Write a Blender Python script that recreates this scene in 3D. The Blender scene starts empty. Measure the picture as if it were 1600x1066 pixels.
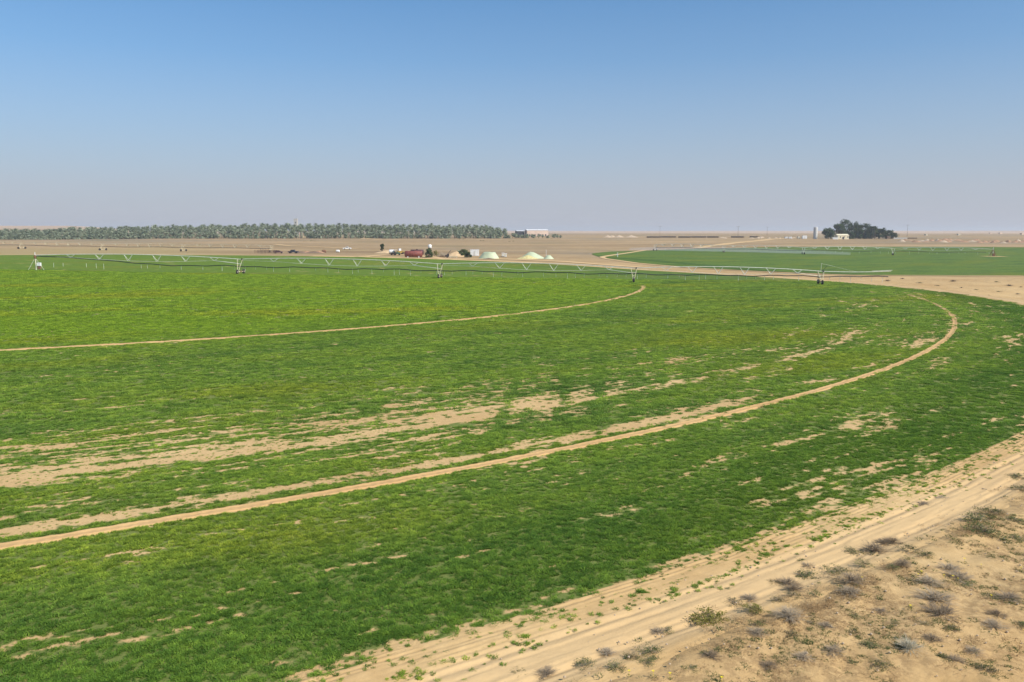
import bpy, math, random
import numpy as np
from mathutils import Vector, Matrix

S = bpy.context.scene
COL = S.collection
random.seed(7)
rng = np.random.default_rng(11)

# ------------------------------------------------------------------ camera, sky, sun, exposure
F, HY, H = 1244.0, 362.0, 11.2            # focal length and horizon row of the 1600 px photograph, flying height
PITCH = math.atan((533 - HY) / F)
cam = bpy.data.cameras.new('camera')
cam.sensor_width = 36.0
cam.lens = 36.0 * F / 1600.0
cam.clip_start, cam.clip_end = 0.5, 40000
co = bpy.data.objects.new('camera', cam)
co.location = (0, 0, H)
co.rotation_euler = (math.radians(90) - PITCH, 0, 0)
COL.objects.link(co)
S.camera = co

SUN_EL, SUN_AZ = math.radians(43), math.radians(121)     # azimuth clockwise from the view direction (+Y)
w = bpy.data.worlds.new('World')
S.world = w
w.use_nodes = True
wn = w.node_tree
bg = wn.nodes['Background']
sky = wn.nodes.new('ShaderNodeTexSky')
sky.sky_type = 'NISHITA'
sky.sun_disc = False
sky.sun_elevation = SUN_EL
sky.sun_rotation = SUN_AZ
sky.altitude = 300
sky.air_density = 1.0
sky.dust_density = 0.7
sky.ozone_density = 3.0
# a band of desert dust low over the horizon, the same all the way round
def _wmix(fac, a, b, blend='MIX'):
    n = wn.nodes.new('ShaderNodeMix'); n.data_type = 'RGBA'; n.blend_type = blend
    for sock, v in ((n.inputs[0], fac), (n.inputs[6], a), (n.inputs[7], b)):
        if hasattr(v, 'node'): wn.links.new(v, sock)
        elif isinstance(v, (int, float)): sock.default_value = v
        else: sock.default_value = (*v, 1)
    return n.outputs[2]
wtc = wn.nodes.new('ShaderNodeTexCoord'); wsep = wn.nodes.new('ShaderNodeSeparateXYZ')
wn.links.new(wtc.outputs['Generated'], wsep.inputs[0])
wr = wn.nodes.new('ShaderNodeValToRGB'); el = wr.color_ramp.elements
for p, v in ((0.0, .96), (.05, .85), (.12, .56), (.20, .26), (.30, .08), (.50, 0.)):
    e_ = el[0] if p == 0 else el.new(p)
    e_.position = p; e_.color = (v, v, v, 1)
el[-1].color = (0, 0, 0, 1)
wn.links.new(wsep.outputs[2], wr.inputs[0])
clear = _wmix(1., sky.outputs[0], (.37, .745, .93), 'MULTIPLY')
wn.links.new(_wmix(wr.outputs[0], clear, (3.3, 3.3, 3.75)), bg.inputs[0])
bg.inputs[1].default_value = 0.1
sun = bpy.data.lights.new('sun', 'SUN')
sun.energy = 4.0
sun.angle = math.radians(0.53)
sun.color = (1.0, 0.94, 0.84)
so = bpy.data.objects.new('sun', sun)
sd = Vector((math.sin(SUN_AZ) * math.cos(SUN_EL), math.cos(SUN_AZ) * math.cos(SUN_EL), math.sin(SUN_EL)))
so.rotation_euler = sd.to_track_quat('Z', 'Y').to_euler()
so.location = (0, 0, 60)
COL.objects.link(so)
S.view_settings.view_transform = 'Standard'
S.view_settings.look = 'None'
S.view_settings.exposure = 0.58
S.view_settings.gamma = 1.0
S.view_settings.use_curve_mapping = False
S.cycles.volume_bounces = 0
S.cycles.max_bounces = 6
S.cycles.transparent_max_bounces = 8

# ------------------------------------------------------------------ noise and terrain
def _h(i, j, seed):
    n = (i.astype(np.int64) * 374761393 + j.astype(np.int64) * 668265263 + seed * 974711) & 0x7fffffff
    n = ((n ^ (n >> 13)) * 1274126177) & 0x7fffffff
    return ((n ^ (n >> 16)) & 0xffff) / 65535.0
def vnoise(x, y, seed=0):
    x = np.asarray(x, float); y = np.asarray(y, float)
    i = np.floor(x); j = np.floor(y); u = x - i; v = y - j
    u = u * u * (3 - 2 * u); v = v * v * (3 - 2 * v)
    i = i.astype(np.int64); j = j.astype(np.int64)
    a = _h(i, j, seed); b = _h(i + 1, j, seed); c = _h(i, j + 1, seed); d = _h(i + 1, j + 1, seed)
    return a + (b - a) * u + (c - a) * v + (a - b - c + d) * u * v
def fbm(x, y, seed=0, o=4):
    s = 0; a = .5; t = 0
    for k in range(o):
        s = s + a * vnoise(x * 2 ** k + 17.3 * k, y * 2 ** k - 9.1 * k, seed + k); t += a; a *= .55
    return s / t
def sst(a, b, x):
    t = np.clip((np.asarray(x, float) - a) / (b - a), 0, 1)
    return t * t * (3 - 2 * t)

PV = (-131.2, 215.8)                       # centre of the wheel-track circles
TRK = {2: 108.3, 3: 164.6, 4: 219.9}       # radii of the wheel tracks
_Y = np.array([200, 250, 330, 430, 520, 650, 800, 1100, 1500, 3000, 6000, 14000.])
_L = np.array([1.2, 1.5, 1.7, .9, 1.6, 2.6, 4.0, 5.0, 5.8, 7, 8.5, 9.7])
_C = np.array([-1.3, -1.0, -.2, .1, .3, 1.8, 4.0, 5.0, 5.8, 7, 8.5, 9.7])
_R = np.array([-2.6, -2.5, -2.0, -1.4, .4, 2.4, 4.2, 5.0, 5.8, 7, 8.5, 9.7])
_ly = np.linspace(math.log(150), math.log(16000), 1200)
_k = np.hanning(61); _k /= _k.sum()
def _sm(v):
    t = np.interp(_ly, np.log(_Y), v)
    return np.convolve(np.pad(t, 30, mode='edge'), _k, 'valid')
_Ls, _Cs, _Rs = _sm(_L), _sm(_C), _sm(_R)
def base(x, y):
    x = np.asarray(x, float); y = np.asarray(y, float)
    xs = 300 * np.tanh(x / 300); ys = np.clip(y, -60, 330)
    zn = -.0128 * xs - .00719 * ys + 3.51e-5 * xs * xs
    ly = np.log(np.maximum(y, 150)); u = x / np.maximum(y, 150)
    l, c, r = (np.interp(ly, _ly, t) for t in (_Ls, _Cs, _Rs))
    zf = c + (l - c) * sst(0, .55, -u) + (r - c) * sst(0, .55, u)
    wgt = sst(240, 400, y)
    return zn * (1 - wgt) + zf * wgt
def polar(x, y):
    dx = np.asarray(x, float) - PV[0]; dy = np.asarray(y, float) - PV[1]
    return np.hypot(dx, dy), np.arctan2(dy, dx)
_et = np.radians([-200, -60, -18, -14, -8.8, -2.8, 6.9, 20.7, 32.2, 50.2, 65.4, 94, 125, 142, 160, 200])
_er = np.array([233.8, 233.8, 235, 232.8, 228.8, 223.2, 210.1, 188.7, 178.6, 162.3, 152, 136, 143, 170, 233.8, 233.8])
def redge(th):
    return np.interp(th, _et, _er)
def terrain(x, y):
    x = np.asarray(x, float); y = np.asarray(y, float)
    z = base(x, y)
    r, th = polar(x, y)
    rho = r - redge(th)
    d = np.hypot(x, y)
    near = 1 - sst(70, 130, d)
    out = sst(3.0, 6.0, rho)
    z = z + near * out * (.16 + (fbm(x * .35, y * .35, 5) - .5) * .42 + (fbm(x * 1.6, y * 1.6, 9) - .5) * .14)
    z = z + near * .22 * np.exp(-((rho - 4.2) / 1.0) ** 2) * (.4 + fbm(x * .3, y * .3, 12))
    far = sst(420, 900, d)
    z = z + far * (fbm(x * .012, y * .012, 21) - .5) * 1.1
    u = x / np.maximum(y, 200)
    fr = sst(1500, 2500, y) * (1 - sst(3600, 5200, y))
    z = z + fr * sst(-.43, -.56, u) * (16 + 16 * fbm(x * .0012, y * .0008, 31))
    rr = sst(2600, 4200, y) * (1 - sst(6000, 9000, y))
    z = z + rr * (8 * fbm(x * .0011, y * .0006, 35) + 4 * fbm(x * .006, y * .002, 36))
    return z
def tz(x, y):
    return float(terrain(x, y))
def pixel_ray(px, py):
    x = (px - 800) / F; yy = (533 - py) / F
    c, s = math.cos(PITCH), math.sin(PITCH)
    return x, c + yy * s, -s + yy * c
def ground_at(px, py):                     # where a line of sight meets the terrain
    dx, dy, dz = pixel_ray(px, py)
    t = np.geomspace(8, 9000, 5000)
    g = H + dz * t - base(dx * t, dy * t)
    i = int(np.argmax(g < 0))
    f = g[i - 1] / (g[i - 1] - g[i]); tt = t[i - 1] + f * (t[i] - t[i - 1])
    return dx * tt, dy * tt
def at_depth(px, d):                       # a point on the terrain d metres out in the direction of a pixel column
    return (px - 800) / F * d, d

# ------------------------------------------------------------------ materials
def new_mat(name):
    m = bpy.data.materials.new(name); m.use_nodes = True
    nt = m.node_tree
    return m, nt, nt.nodes['Principled BSDF']
def N(nt, t, **kw):
    n = nt.nodes.new(t)
    for k, v in kw.items(): setattr(n, k, v)
    return n
def noise(nt, vec, scale, detail=4, rough=.55, out='Fac'):
    n = N(nt, 'ShaderNodeTexNoise')
    n.inputs['Scale'].default_value = scale; n.inputs['Detail'].default_value = detail; n.inputs['Roughness'].default_value = rough
    if vec is not None: nt.links.new(vec, n.inputs['Vector'])
    return n.outputs[out]
def ramp(nt, fac, stops, interp='LINEAR'):
    n = N(nt, 'ShaderNodeValToRGB')
    n.color_ramp.interpolation = interp
    e = n.color_ramp.elements
    while len(e) < len(stops): e.new(.5)
    for k, (p, c) in enumerate(stops):
        e[k].position = p
        e[k].color = (*c, 1) if not isinstance(c, (int, float)) else (c, c, c, 1)
    nt.links.new(fac, n.inputs[0])
    return n.outputs[0]
def mixc(nt, fac, a, b, blend='MIX'):
    n = N(nt, 'ShaderNodeMix', data_type='RGBA', blend_type=blend)
    for sock, v in ((n.inputs[0], fac), (n.inputs[6], a), (n.inputs[7], b)):
        if hasattr(v, 'node'): nt.links.new(v, sock)
        elif isinstance(v, (int, float)): sock.default_value = v
        else: sock.default_value = (*v, 1)
    return n.outputs[2]
def math_(nt, op, a, b=None, c=None, clamp=False):
    n = N(nt, 'ShaderNodeMath', operation=op); n.use_clamp = clamp
    for sock, v in zip(n.inputs, (a, b, c)):
        if v is None: continue
        if hasattr(v, 'node'): nt.links.new(v, sock)
        else: sock.default_value = v
    return n.outputs[0]
def maprange(nt, v, a, b, c=0., d=1.):
    n = N(nt, 'ShaderNodeMapRange'); n.interpolation_type = 'SMOOTHSTEP'
    nt.links.new(v, n.inputs[0])
    for k, q in zip((1, 2, 3, 4), (a, b, c, d)): n.inputs[k].default_value = q
    return n.outputs[0]
def wpos(nt):
    return N(nt, 'ShaderNodeNewGeometry').outputs['Position']
def scaled(nt, vec, s):
    n = N(nt, 'ShaderNodeVectorMath', operation='MULTIPLY')
    nt.links.new(vec, n.inputs[0]); n.inputs[1].default_value = s
    return n.outputs[0]
def bump(nt, bs, hgt, strength, dist):
    b = N(nt, 'ShaderNodeBump'); b.inputs['Strength'].default_value = strength; b.inputs['Distance'].default_value = dist
    nt.links.new(hgt, b.inputs['Height']); nt.links.new(b.outputs[0], bs.inputs['Normal'])
def plain(name, c1, c2=None, scale=3., rough=.7, metal=0., bmp=0., spec=.3):
    m, nt, bs = new_mat(name)
    c2 = c2 or tuple(v * .65 for v in c1)
    tc = N(nt, 'ShaderNodeTexCoord').outputs['Object']
    f = noise(nt, tc, scale, 5, .65)
    nt.links.new(ramp(nt, f, [(.35, c2), (.62, c1)]), bs.inputs['Base Color'])
    bs.inputs['Roughness'].default_value = rough; bs.inputs['Metallic'].default_value = metal
    bs.inputs['Specular IOR Level'].default_value = spec
    if bmp: bump(nt, bs, noise(nt, tc, scale * 4, 4), bmp, .02)
    return m

def soil_color(nt, pos):
    big = noise(nt, scaled(nt, pos, (.09, .09, .09)), 1.0, 4)
    fine = noise(nt, pos, 2.2, 6, .7)
    c = ramp(nt, big, [(.3, (.52, .335, .15)), (.7, (.65, .455, .225))])
    return mixc(nt, .8, c, ramp(nt, fine, [(.25, (.74, .70, .64)), (.75, (1., 1., 1.))]), 'MULTIPLY')

def crop_group():                          # crop colour by place in the field: ring, patches and fine mottling
    g = bpy.data.node_groups.new('crop_colour', 'ShaderNodeTree')
    g.interface.new_socket('Color', in_out='OUTPUT', socket_type='NodeSocketColor')
    go = N(g, 'NodeGroupOutput')
    pos = wpos(g)
    flat = scaled(g, pos, (1, 1, 0))
    dist = N(g, 'ShaderNodeVectorMath', operation='DISTANCE')
    g.links.new(flat, dist.inputs[0]); dist.inputs[1].default_value = (PV[0], PV[1], 0)
    r = dist.outputs['Value']
    # stretched along the sowing direction
    rot = N(g, 'ShaderNodeVectorRotate', rotation_type='Z_AXIS'); rot.inputs['Angle'].default_value = math.radians(-32)
    g.links.new(flat, rot.inputs['Vector'])
    st = scaled(g, rot.outputs[0], (.045, .16, 1))
    p1 = noise(g, st, 1.0, 5, .6)
    p2 = noise(g, scaled(g, flat, (.35, .35, 1)), 1.0, 4, .6)
    p3 = noise(g, scaled(g, rot.outputs[0], (.02, .05, 1)), 1.0, 3, .5)
    dark, mid, yel = (.135, .245, .05), (.225, .35, .055), (.39, .395, .032)
    c = ramp(g, p1, [(.32, dark), (.52, mid), (.72, (.265, .355, .05))])
    inner = maprange(g, r, 176, 150)
    c = mixc(g, math_(g, 'MULTIPLY', inner, .7), c, (.275, .42, .034))
    yf = math_(g, 'MULTIPLY', maprange(g, p3, .5, .68), math_(g, 'ADD', math_(g, 'MULTIPLY', inner, .1), .42))
    c = mixc(g, yf, c, yel)
    lush = math_(g, 'MULTIPLY', maprange(g, r, 223, 229), maprange(g, r, 236, 232))
    c = mixc(g, math_(g, 'MULTIPLY', lush, .6), c, (.09, .195, .032))
    p4 = noise(g, scaled(g, rot.outputs[0], (1.1, 1.9, 1)), 1.0, 4, .65)
    c = mixc(g, .8, c, ramp(g, p4, [(.3, (.68, .76, .86)), (.7, (1.28, 1.2, 1.1))]), 'MULTIPLY')
    c = mixc(g, .75, c, ramp(g, p2, [(.3, (.72, .78, .72)), (.7, (1.15, 1.12, 1.1))]), 'MULTIPLY')
    g.links.new(c, go.inputs[0])
    return g
CROP = crop_group()
def crop_col(nt):
    n = N(nt, 'ShaderNodeGroup'); n.node_tree = CROP
    return n.outputs[0]

def mat_ground():
    m, nt, bs = new_mat('desert_soil')
    pos = wpos(nt)
    flat = scaled(nt, pos, (1, 1, 0))
    sep = N(nt, 'ShaderNodeSeparateXYZ'); nt.links.new(pos, sep.inputs[0])
    ln = N(nt, 'ShaderNodeVectorMath', operation='LENGTH'); nt.links.new(flat, ln.inputs[0])
    d = ln.outputs['Value']
    near = soil_color(nt, pos)
    lit = noise(nt, scaled(nt, flat, (.55, .55, 1)), 1.0, 6, .65)
    lit2 = noise(nt, flat, 3.5, 5, .7)
    lf = math_(nt, 'MULTIPLY', maprange(nt, lit, .42, .56), maprange(nt, lit2, .40, .56))
    att = N(nt, 'ShaderNodeAttribute'); att.attribute_name = 'litter'
    near = mixc(nt, math_(nt, 'MULTIPLY', lf, math_(nt, 'MULTIPLY', att.outputs['Fac'], .42)), near, (.17, .10, .048))
    b1 = noise(nt, scaled(nt, flat, (.012, .012, 1)), 1.0, 6, .62)
    b2 = noise(nt, scaled(nt, flat, (.004, .02, 1)), 1.0, 5, .6)
    b3 = noise(nt, scaled(nt, flat, (.12, .12, 1)), 1.0, 5, .7)
    b4 = noise(nt, scaled(nt, flat, (.0035, .0035, 1)), 1.0, 4, .6)
    farc = ramp(nt, b2, [(.3, (.27, .18, .092)), (.5, (.37, .255, .135)), (.72, (.50, .345, .185))])
    farc = mixc(nt, maprange(nt, b4, .5, .68), farc, (.27, .215, .14))
    farc = mixc(nt, math_(nt, 'MULTIPLY', maprange(nt, b1, .52, .7), .6), farc, (.215, .185, .09))
    farc = mixc(nt, .8, farc, ramp(nt, b3, [(.3, (.72, .7, .66)), (.68, (1.06, 1.05, 1.04))]), 'MULTIPLY')
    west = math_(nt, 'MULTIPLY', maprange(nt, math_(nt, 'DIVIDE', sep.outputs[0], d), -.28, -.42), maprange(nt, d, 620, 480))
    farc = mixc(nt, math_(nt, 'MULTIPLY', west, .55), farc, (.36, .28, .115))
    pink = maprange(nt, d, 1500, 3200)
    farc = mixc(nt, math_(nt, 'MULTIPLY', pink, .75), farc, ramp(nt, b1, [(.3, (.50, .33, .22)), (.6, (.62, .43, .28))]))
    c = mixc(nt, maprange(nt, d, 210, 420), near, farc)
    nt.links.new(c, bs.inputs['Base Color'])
    bs.inputs['Roughness'].default_value = .95; bs.inputs['Specular IOR Level'].default_value = .1
    bump(nt, bs, noise(nt, pos, 6., 6, .75), .6, .05)
    return m
def mat_field():
    m, nt, bs = new_mat('crop_ground')
    pos = wpos(nt)
    a = N(nt, 'ShaderNodeAttribute'); a.attribute_name = 'soil'
    t = N(nt, 'ShaderNodeAttribute'); t.attribute_name = 'tufts'
    n1 = noise(nt, pos, 2.4, 6, .72)
    f = maprange(nt, math_(nt, 'ADD', a.outputs['Fac'], math_(nt, 'MULTIPLY', math_(nt, 'SUBTRACT', n1, .5), 1.5)), .28, .80)
    soil = soil_color(nt, pos)
    g = crop_col(nt)
    tex = noise(nt, scaled(nt, pos, (.7, .7, 1)), 1.0, 8, .75)
    g = mixc(nt, 1., g, ramp(nt, tex, [(.3, (.34, .36, .36)), (.7, (.56, .56, .56))]), 'MULTIPLY')  # crop colour darkened to stand in for self-shadowing where no tufts grow
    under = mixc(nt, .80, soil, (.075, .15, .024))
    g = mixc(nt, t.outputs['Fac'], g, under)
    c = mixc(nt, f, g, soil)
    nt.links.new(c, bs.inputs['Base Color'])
    bs.inputs['Roughness'].default_value = .95; bs.inputs['Specular IOR Level'].default_value = .08
    bump(nt, bs, noise(nt, pos, 2.2, 6, .75), .7, .12)
    return m
def mat_track():
    m, nt, bs = new_mat('wheel_track_soil')
    pos = wpos(nt)
    c = mixc(nt, .4, soil_color(nt, pos), (.47, .27, .11))
    nt.links.new(c, bs.inputs['Base Color'])
    bs.inputs['Roughness'].default_value = .95; bs.inputs['Specular IOR Level'].default_value = .1
    bump(nt, bs, noise(nt, pos, 9., 5, .7), .6, .03)
    return m
def mat_road(fine=True):
    m, nt, bs = new_mat('road_soil')
    pos = wpos(nt)
    c = soil_color(nt, pos)
    a = N(nt, 'ShaderNodeAttribute'); a.attribute_name = 'packed'
    c = mixc(nt, math_(nt, 'MULTIPLY', a.outputs['Fac'], .55), c, (.62, .43, .225))
    nt.links.new(c, bs.inputs['Base Color'])
    bs.inputs['Roughness'].default_value = .95; bs.inputs['Specular IOR Level'].default_value = .1
    bump(nt, bs, noise(nt, pos, 7., 6, .72), .55, .03)
    return m
def leafy(name, stops, trans=.35, use_crop=False, pos_scale=.0, gain=1.0):
    m, nt, bs = new_mat(name)
    oi = N(nt, 'ShaderNodeObjectInfo').outputs['Random']
    if use_crop:
        c = crop_col(nt)
        c = mixc(nt, 1., c, ramp(nt, oi, [(0, (.55, .62, .66)), (.55, (1.02, 1.02, 1.)), (1, (1.65, 1.42, 1.3))]), 'MULTIPLY')
    else:
        if pos_scale:
            f = noise(nt, wpos(nt), pos_scale, 4, .6)
            f = math_(nt, 'ADD', math_(nt, 'MULTIPLY', oi, .25), math_(nt, 'MULTIPLY', f, .75))
        else: f = oi
        c = ramp(nt, f, stops)
    nt.nodes.remove(bs)
    out = nt.nodes['Material Output']
    df = N(nt, 'ShaderNodeBsdfDiffuse'); tr = N(nt, 'ShaderNodeBsdfTranslucent'); mx = N(nt, 'ShaderNodeMixShader')
    nt.links.new(c, df.inputs[0]); nt.links.new(c, tr.inputs[0])
    mx.inputs[0].default_value = trans
    nt.links.new(df.outputs[0], mx.inputs[1]); nt.links.new(tr.outputs[0], mx.inputs[2])
    nt.links.new(mx.outputs[0], out.inputs['Surface'])
    return m

M = dict(
    ground=mat_ground(), field=mat_field(), track=mat_track(), road=mat_road(),
    crop=leafy('crop_leaf', None, .38, True),
    weed=leafy('weed_leaf', [(0, (.06, .10, .03)), (.5, (.11, .14, .045)), (1, (.17, .17, .07))], .25),
    straw=leafy('dry_straw', [(0, (.20, .125, .06)), (.5, (.31, .205, .105)), (1, (.44, .31, .165))], .2),
    twig=leafy('grey_twig', [(0, (.22, .165, .11)), (.5, (.31, .245, .17)), (1, (.42, .34, .24))], .1),
    silver=leafy('silver_twig', [(0, (.40, .36, .26)), (1, (.48, .44, .33))], .1),
    shrub_leaf=leafy('shrub_leaf', [(.2, (.075, .10, .035)), (.5, (.13, .15, .055)), (.8, (.21, .205, .09))], .2, pos_scale=2.5),
    lime_leaf=leafy('lime_leaf', [(.2, (.13, .135, .03)), (.5, (.22, .20, .05)), (.8, (.30, .27, .09))], .25, pos_scale=3.),
    flower=plain('yellow_petal', (.85, .66, .03), (.75, .55, .02), rough=.6),
    palm_leaf=leafy('palm_frond', [(.2, (.165, .20, .115)), (.5, (.26, .30, .19)), (.8, (.36, .39, .26))], .2, pos_scale=.12),
    tree_leaf=leafy('tree_leaf', [(.25, (.025, .042, .016)), (.5, (.045, .07, .026)), (.75, (.085, .11, .045))], .15, pos_scale=.5),
    bark=plain('bark', (.20, .15, .10), (.10, .075, .05), 4, .9, bmp=.5),
    galv=plain('galvanised_steel', (.70, .69, .60), (.54, .52, .44), 2, .5, .15),
    galv_yel=plain('weathered_steel', (.72, .66, .46), (.52, .45, .28), 2.5, .6, .1),
    rust=plain('rusted_steel', (.24, .115, .06), (.13, .07, .045), 3, .85),
    black=plain('black_polythene', (.022, .028, .03), (.012, .015, .016), 3, .6),
    dropw=plain('pale_plastic', (.80, .82, .72), (.62, .66, .55), 3, .5),
    tyre=plain('tyre_rubber', (.025, .023, .022), (.05, .04, .032), 5, .9),
    concrete=plain('concrete', (.66, .64, .59), (.54, .52, .48), .5, .9, bmp=.3),
    oldconcrete=plain('old_concrete', (.50, .48, .44), (.40, .385, .36), .5, .9, bmp=.3),
    white=plain('white_paint', (.80, .80, .78), (.68, .67, .64), .8, .5),
    cream=plain('cream_render', (.74, .66, .46), (.60, .52, .36), .5, .85),
    glass=plain('dark_glass', (.03, .035, .04), (.02, .022, .025), 1, .15, spec=.6),
    tank_red=plain('rusty_red_paint', (.26, .075, .055), (.17, .05, .04), .8, .6),
    tank_dark=plain('dark_maroon_paint', (.10, .035, .035), (.06, .025, .025), .8, .6),
    dark=plain('dark_metal', (.045, .042, .045), (.025, .025, .027), 1.5, .6),
    navy=plain('dark_blue_paint', (.05, .055, .075), (.03, .033, .045), 1.5, .35),
    green_paint=plain('green_paint', (.05, .13, .07), (.035, .085, .05), 1.5, .45),
    yellow_paint=plain('yellow_paint', (.58, .38, .06), (.42, .27, .05), 1.5, .5),
    tarp=plain('pale_green_tarpaulin', (.50, .54, .36), (.38, .44, .29), .25, .6),
    hay=plain('straw_bale', (.62, .55, .27), (.46, .38, .16), 1.2, .95, bmp=.8),
    wood=plain('weathered_timber', (.22, .15, .10), (.12, .085, .06), 3, .9),
    roofmetal=plain('pale_roof_sheet', (.80, .78, .76), (.70, .67, .63), .3, .45),
    wallpink=plain('sandstone_cladding', (.72, .54, .42), (.60, .44, .33), .12, .9),
    rubble=plain('red_rubble', (.42, .24, .14), (.26, .155, .095), .7, .95, bmp=.8),
    palerubble=plain('pale_rubble', (.52, .40, .28), (.36, .27, .18), .9, .95, bmp=.8),
    shedroof=plain('grey_roof_sheet', (.34, .29, .25), (.22, .185, .16), .3, .8),
    sandheap=plain('loose_sand', (.62, .44, .25), (.50, .34, .185), .5, .95, bmp=.4),
)

# ------------------------------------------------------------------ mesh helpers
class MB:
    def __init__(s): s.v = []; s.f = []
    def quad(s, a, b, c, d):
        n = len(s.v); s.v += [tuple(a), tuple(b), tuple(c), tuple(d)]; s.f.append((n, n + 1, n + 2, n + 3))
    def tri(s, a, b, c):
        n = len(s.v); s.v += [tuple(a), tuple(b), tuple(c)]; s.f.append((n, n + 1, n + 2))
    def box(s, x0, x1, y0, y1, z0, z1, taper=0.):
        n = len(s.v); t = taper
        s.v += [(x0, y0, z0), (x1, y0, z0), (x1, y1, z0), (x0, y1, z0), (x0 + t, y0 + t, z1), (x1 - t, y0 + t, z1), (x1 - t, y1 - t, z1), (x0 + t, y1 - t, z1)]
        for q in ((0, 3, 2, 1), (4, 5, 6, 7), (0, 1, 5, 4), (1, 2, 6, 5), (2, 3, 7, 6), (3, 0, 4, 7)): s.f.append(tuple(n + k for k in q))
        return s
    def tube(s, pts, r, n=8, cap=True):
        pts = [Vector(p) for p in pts]
        rs = r if isinstance(r, (list, tuple)) else [r] * len(pts)
        st = len(s.v)
        for i, p in enumerate(pts):
            d = (pts[min(i + 1, len(pts) - 1)] - pts[max(i - 1, 0)]).normalized()
            up = Vector((0, 0, 1)) if abs(d.z) < .9 else Vector((1, 0, 0))
            a = d.cross(up).normalized(); b = d.cross(a).normalized()
            for k in range(n):
                t = 2 * math.pi * k / n
                s.v.append(tuple(p + (a * math.cos(t) + b * math.sin(t)) * rs[i]))
        for i in range(len(pts) - 1):
            for k in range(n):
                s.f.append((st + i * n + k, st + i * n + (k + 1) % n, st + (i + 1) * n + (k + 1) % n, st + (i + 1) * n + k))
        if cap:
            s.f.append(tuple(st + k for k in range(n))[::-1]); e = st + (len(pts) - 1) * n
            s.f.append(tuple(e + k for k in range(n)))
        return s
    def prism(s, prof, y0, y1, inset=0.):          # (x, z) outline extruded along y
        n = len(s.v); k = len(prof)
        s.v += [(x, y0, z) for x, z in prof] + [(x, y1, z) for x, z in prof]
        s.f.append(tuple(range(n, n + k))); s.f.append(tuple(range(n + 2 * k - 1, n + k - 1, -1)))
        for i in range(k):
            j = (i + 1) % k
            s.f.append((n + i, n + k + i, n + k + j, n + j))
        return s
    def lathe(s, prof, n=16, c=(0, 0, 0)):         # (r, z) profile
        st = len(s.v)
        for r, z in prof:
            for k in range(n):
                t = 2 * math.pi * k / n
                s.v.append((c[0] + r * math.cos(t), c[1] + r * math.sin(t), c[2] + z))
        for i in range(len(prof) - 1):
            for k in range(n):
                s.f.append((st + i * n + k, st + i * n + (k + 1) % n, st + (i + 1) * n + (k + 1) % n, st + (i + 1) * n + k))
        s.f.append(tuple(st + k for k in range(n))[::-1]); e = st + (len(prof) - 1) * n
        s.f.append(tuple(e + k for k in range(n)))
        return s
    def mesh(s, name, mat, smooth=False):
        me = bpy.data.meshes.new(name)
        me.from_pydata(s.v, [], s.f); me.materials.append(mat)
        if smooth: me.polygons.foreach_set('use_smooth', [True] * len(me.polygons))
        me.update(); return me
    def build(s, name, mat, parent=None, smooth=False, loc=None, rz=0.):
        return link(name, s.mesh(name, mat, smooth), parent, loc, rz)
def link(name, me, parent=None, loc=None, rz=0., sc=None):
    o = bpy.data.objects.new(name, me); COL.objects.link(o)
    o.parent = parent
    if loc is not None: o.location = loc
    o.rotation_euler.z = rz
    if sc is not None: o.scale = sc
    return o
def tag(o, label=None, cat=None, group=None, kind=None):
    if label: o['label'] = label
    if cat: o['category'] = cat
    if group: o['group'] = group
    if kind: o['kind'] = kind
    return o
def thing(name, loc, label, cat, group=None, rz=0.):
    o = link(name, None, None, loc, rz)
    return tag(o, label, cat, group)
def grid_mesh(name, X, Y, Z, mat, attrs=None, wrap=False, smooth=True):
    nr, nc = X.shape
    me = bpy.data.meshes.new(name)
    me.vertices.add(nr * nc)
    me.vertices.foreach_set('co', np.stack([X, Y, Z], -1).astype(np.float32).ravel())
    idx = np.arange(nr * nc).reshape(nr, nc)
    if wrap: idx = np.concatenate([idx, idx[:, :1]], 1)
    q = np.stack([idx[:-1, :-1], idx[:-1, 1:], idx[1:, 1:], idx[1:, :-1]], -1).reshape(-1, 4)
    me.loops.add(q.size); me.polygons.add(len(q))
    me.loops.foreach_set('vertex_index', q.ravel().astype(np.int32))
    me.polygons.foreach_set('loop_start', np.arange(0, q.size, 4, dtype=np.int32))
    me.polygons.foreach_set('loop_total', np.full(len(q), 4, np.int32))
    if smooth: me.polygons.foreach_set('use_smooth', np.ones(len(q), bool))
    for k, v in (attrs or {}).items():
        a = me.attributes.new(k, 'FLOAT', 'POINT'); a.data.foreach_set('value', v.astype(np.float32).ravel())
    me.materials.append(mat); me.update(); me.validate()
    return me

# ------------------------------------------------------------------ ground sheet, reaching the horizon
def up_faces(th, r):                        # order angles so that faces look up
    return th, r
fr = np.radians(np.concatenate([np.arange(-46, 46, .25), np.arange(46, 314, 4)]))
th_g = math.pi / 2 - fr                     # clockwise from +Y
rr_g = np.concatenate([[.5, 4, 8, 12], np.geomspace(14, 100, 190), np.geomspace(102, 1400, 170), np.geomspace(1430, 14000, 90)])
RG, TG = np.meshgrid(rr_g, th_g, indexing='ij')
XG, YG = RG * np.cos(TG), RG * np.sin(TG)
ZG = terrain(XG, YG)
r_, t_ = polar(XG, YG); rho_ = r_ - redge(t_)
ZG = ZG - .25 * sst(5.2, 3.2, rho_)         # lies beneath the field and road sheets
r2_ = np.hypot(XG - 247, YG - 410)
lit_ = sst(3.2, 4.5, rho_) * sst(.30, .5, fbm(XG * .12, YG * .12, 44))
tag(link('ground', grid_mesh('ground', XG[:, ::-1], YG[:, ::-1], ZG[:, ::-1], M['ground'], {'litter': lit_[:, ::-1]}, wrap=True)), kind='structure')

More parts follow.
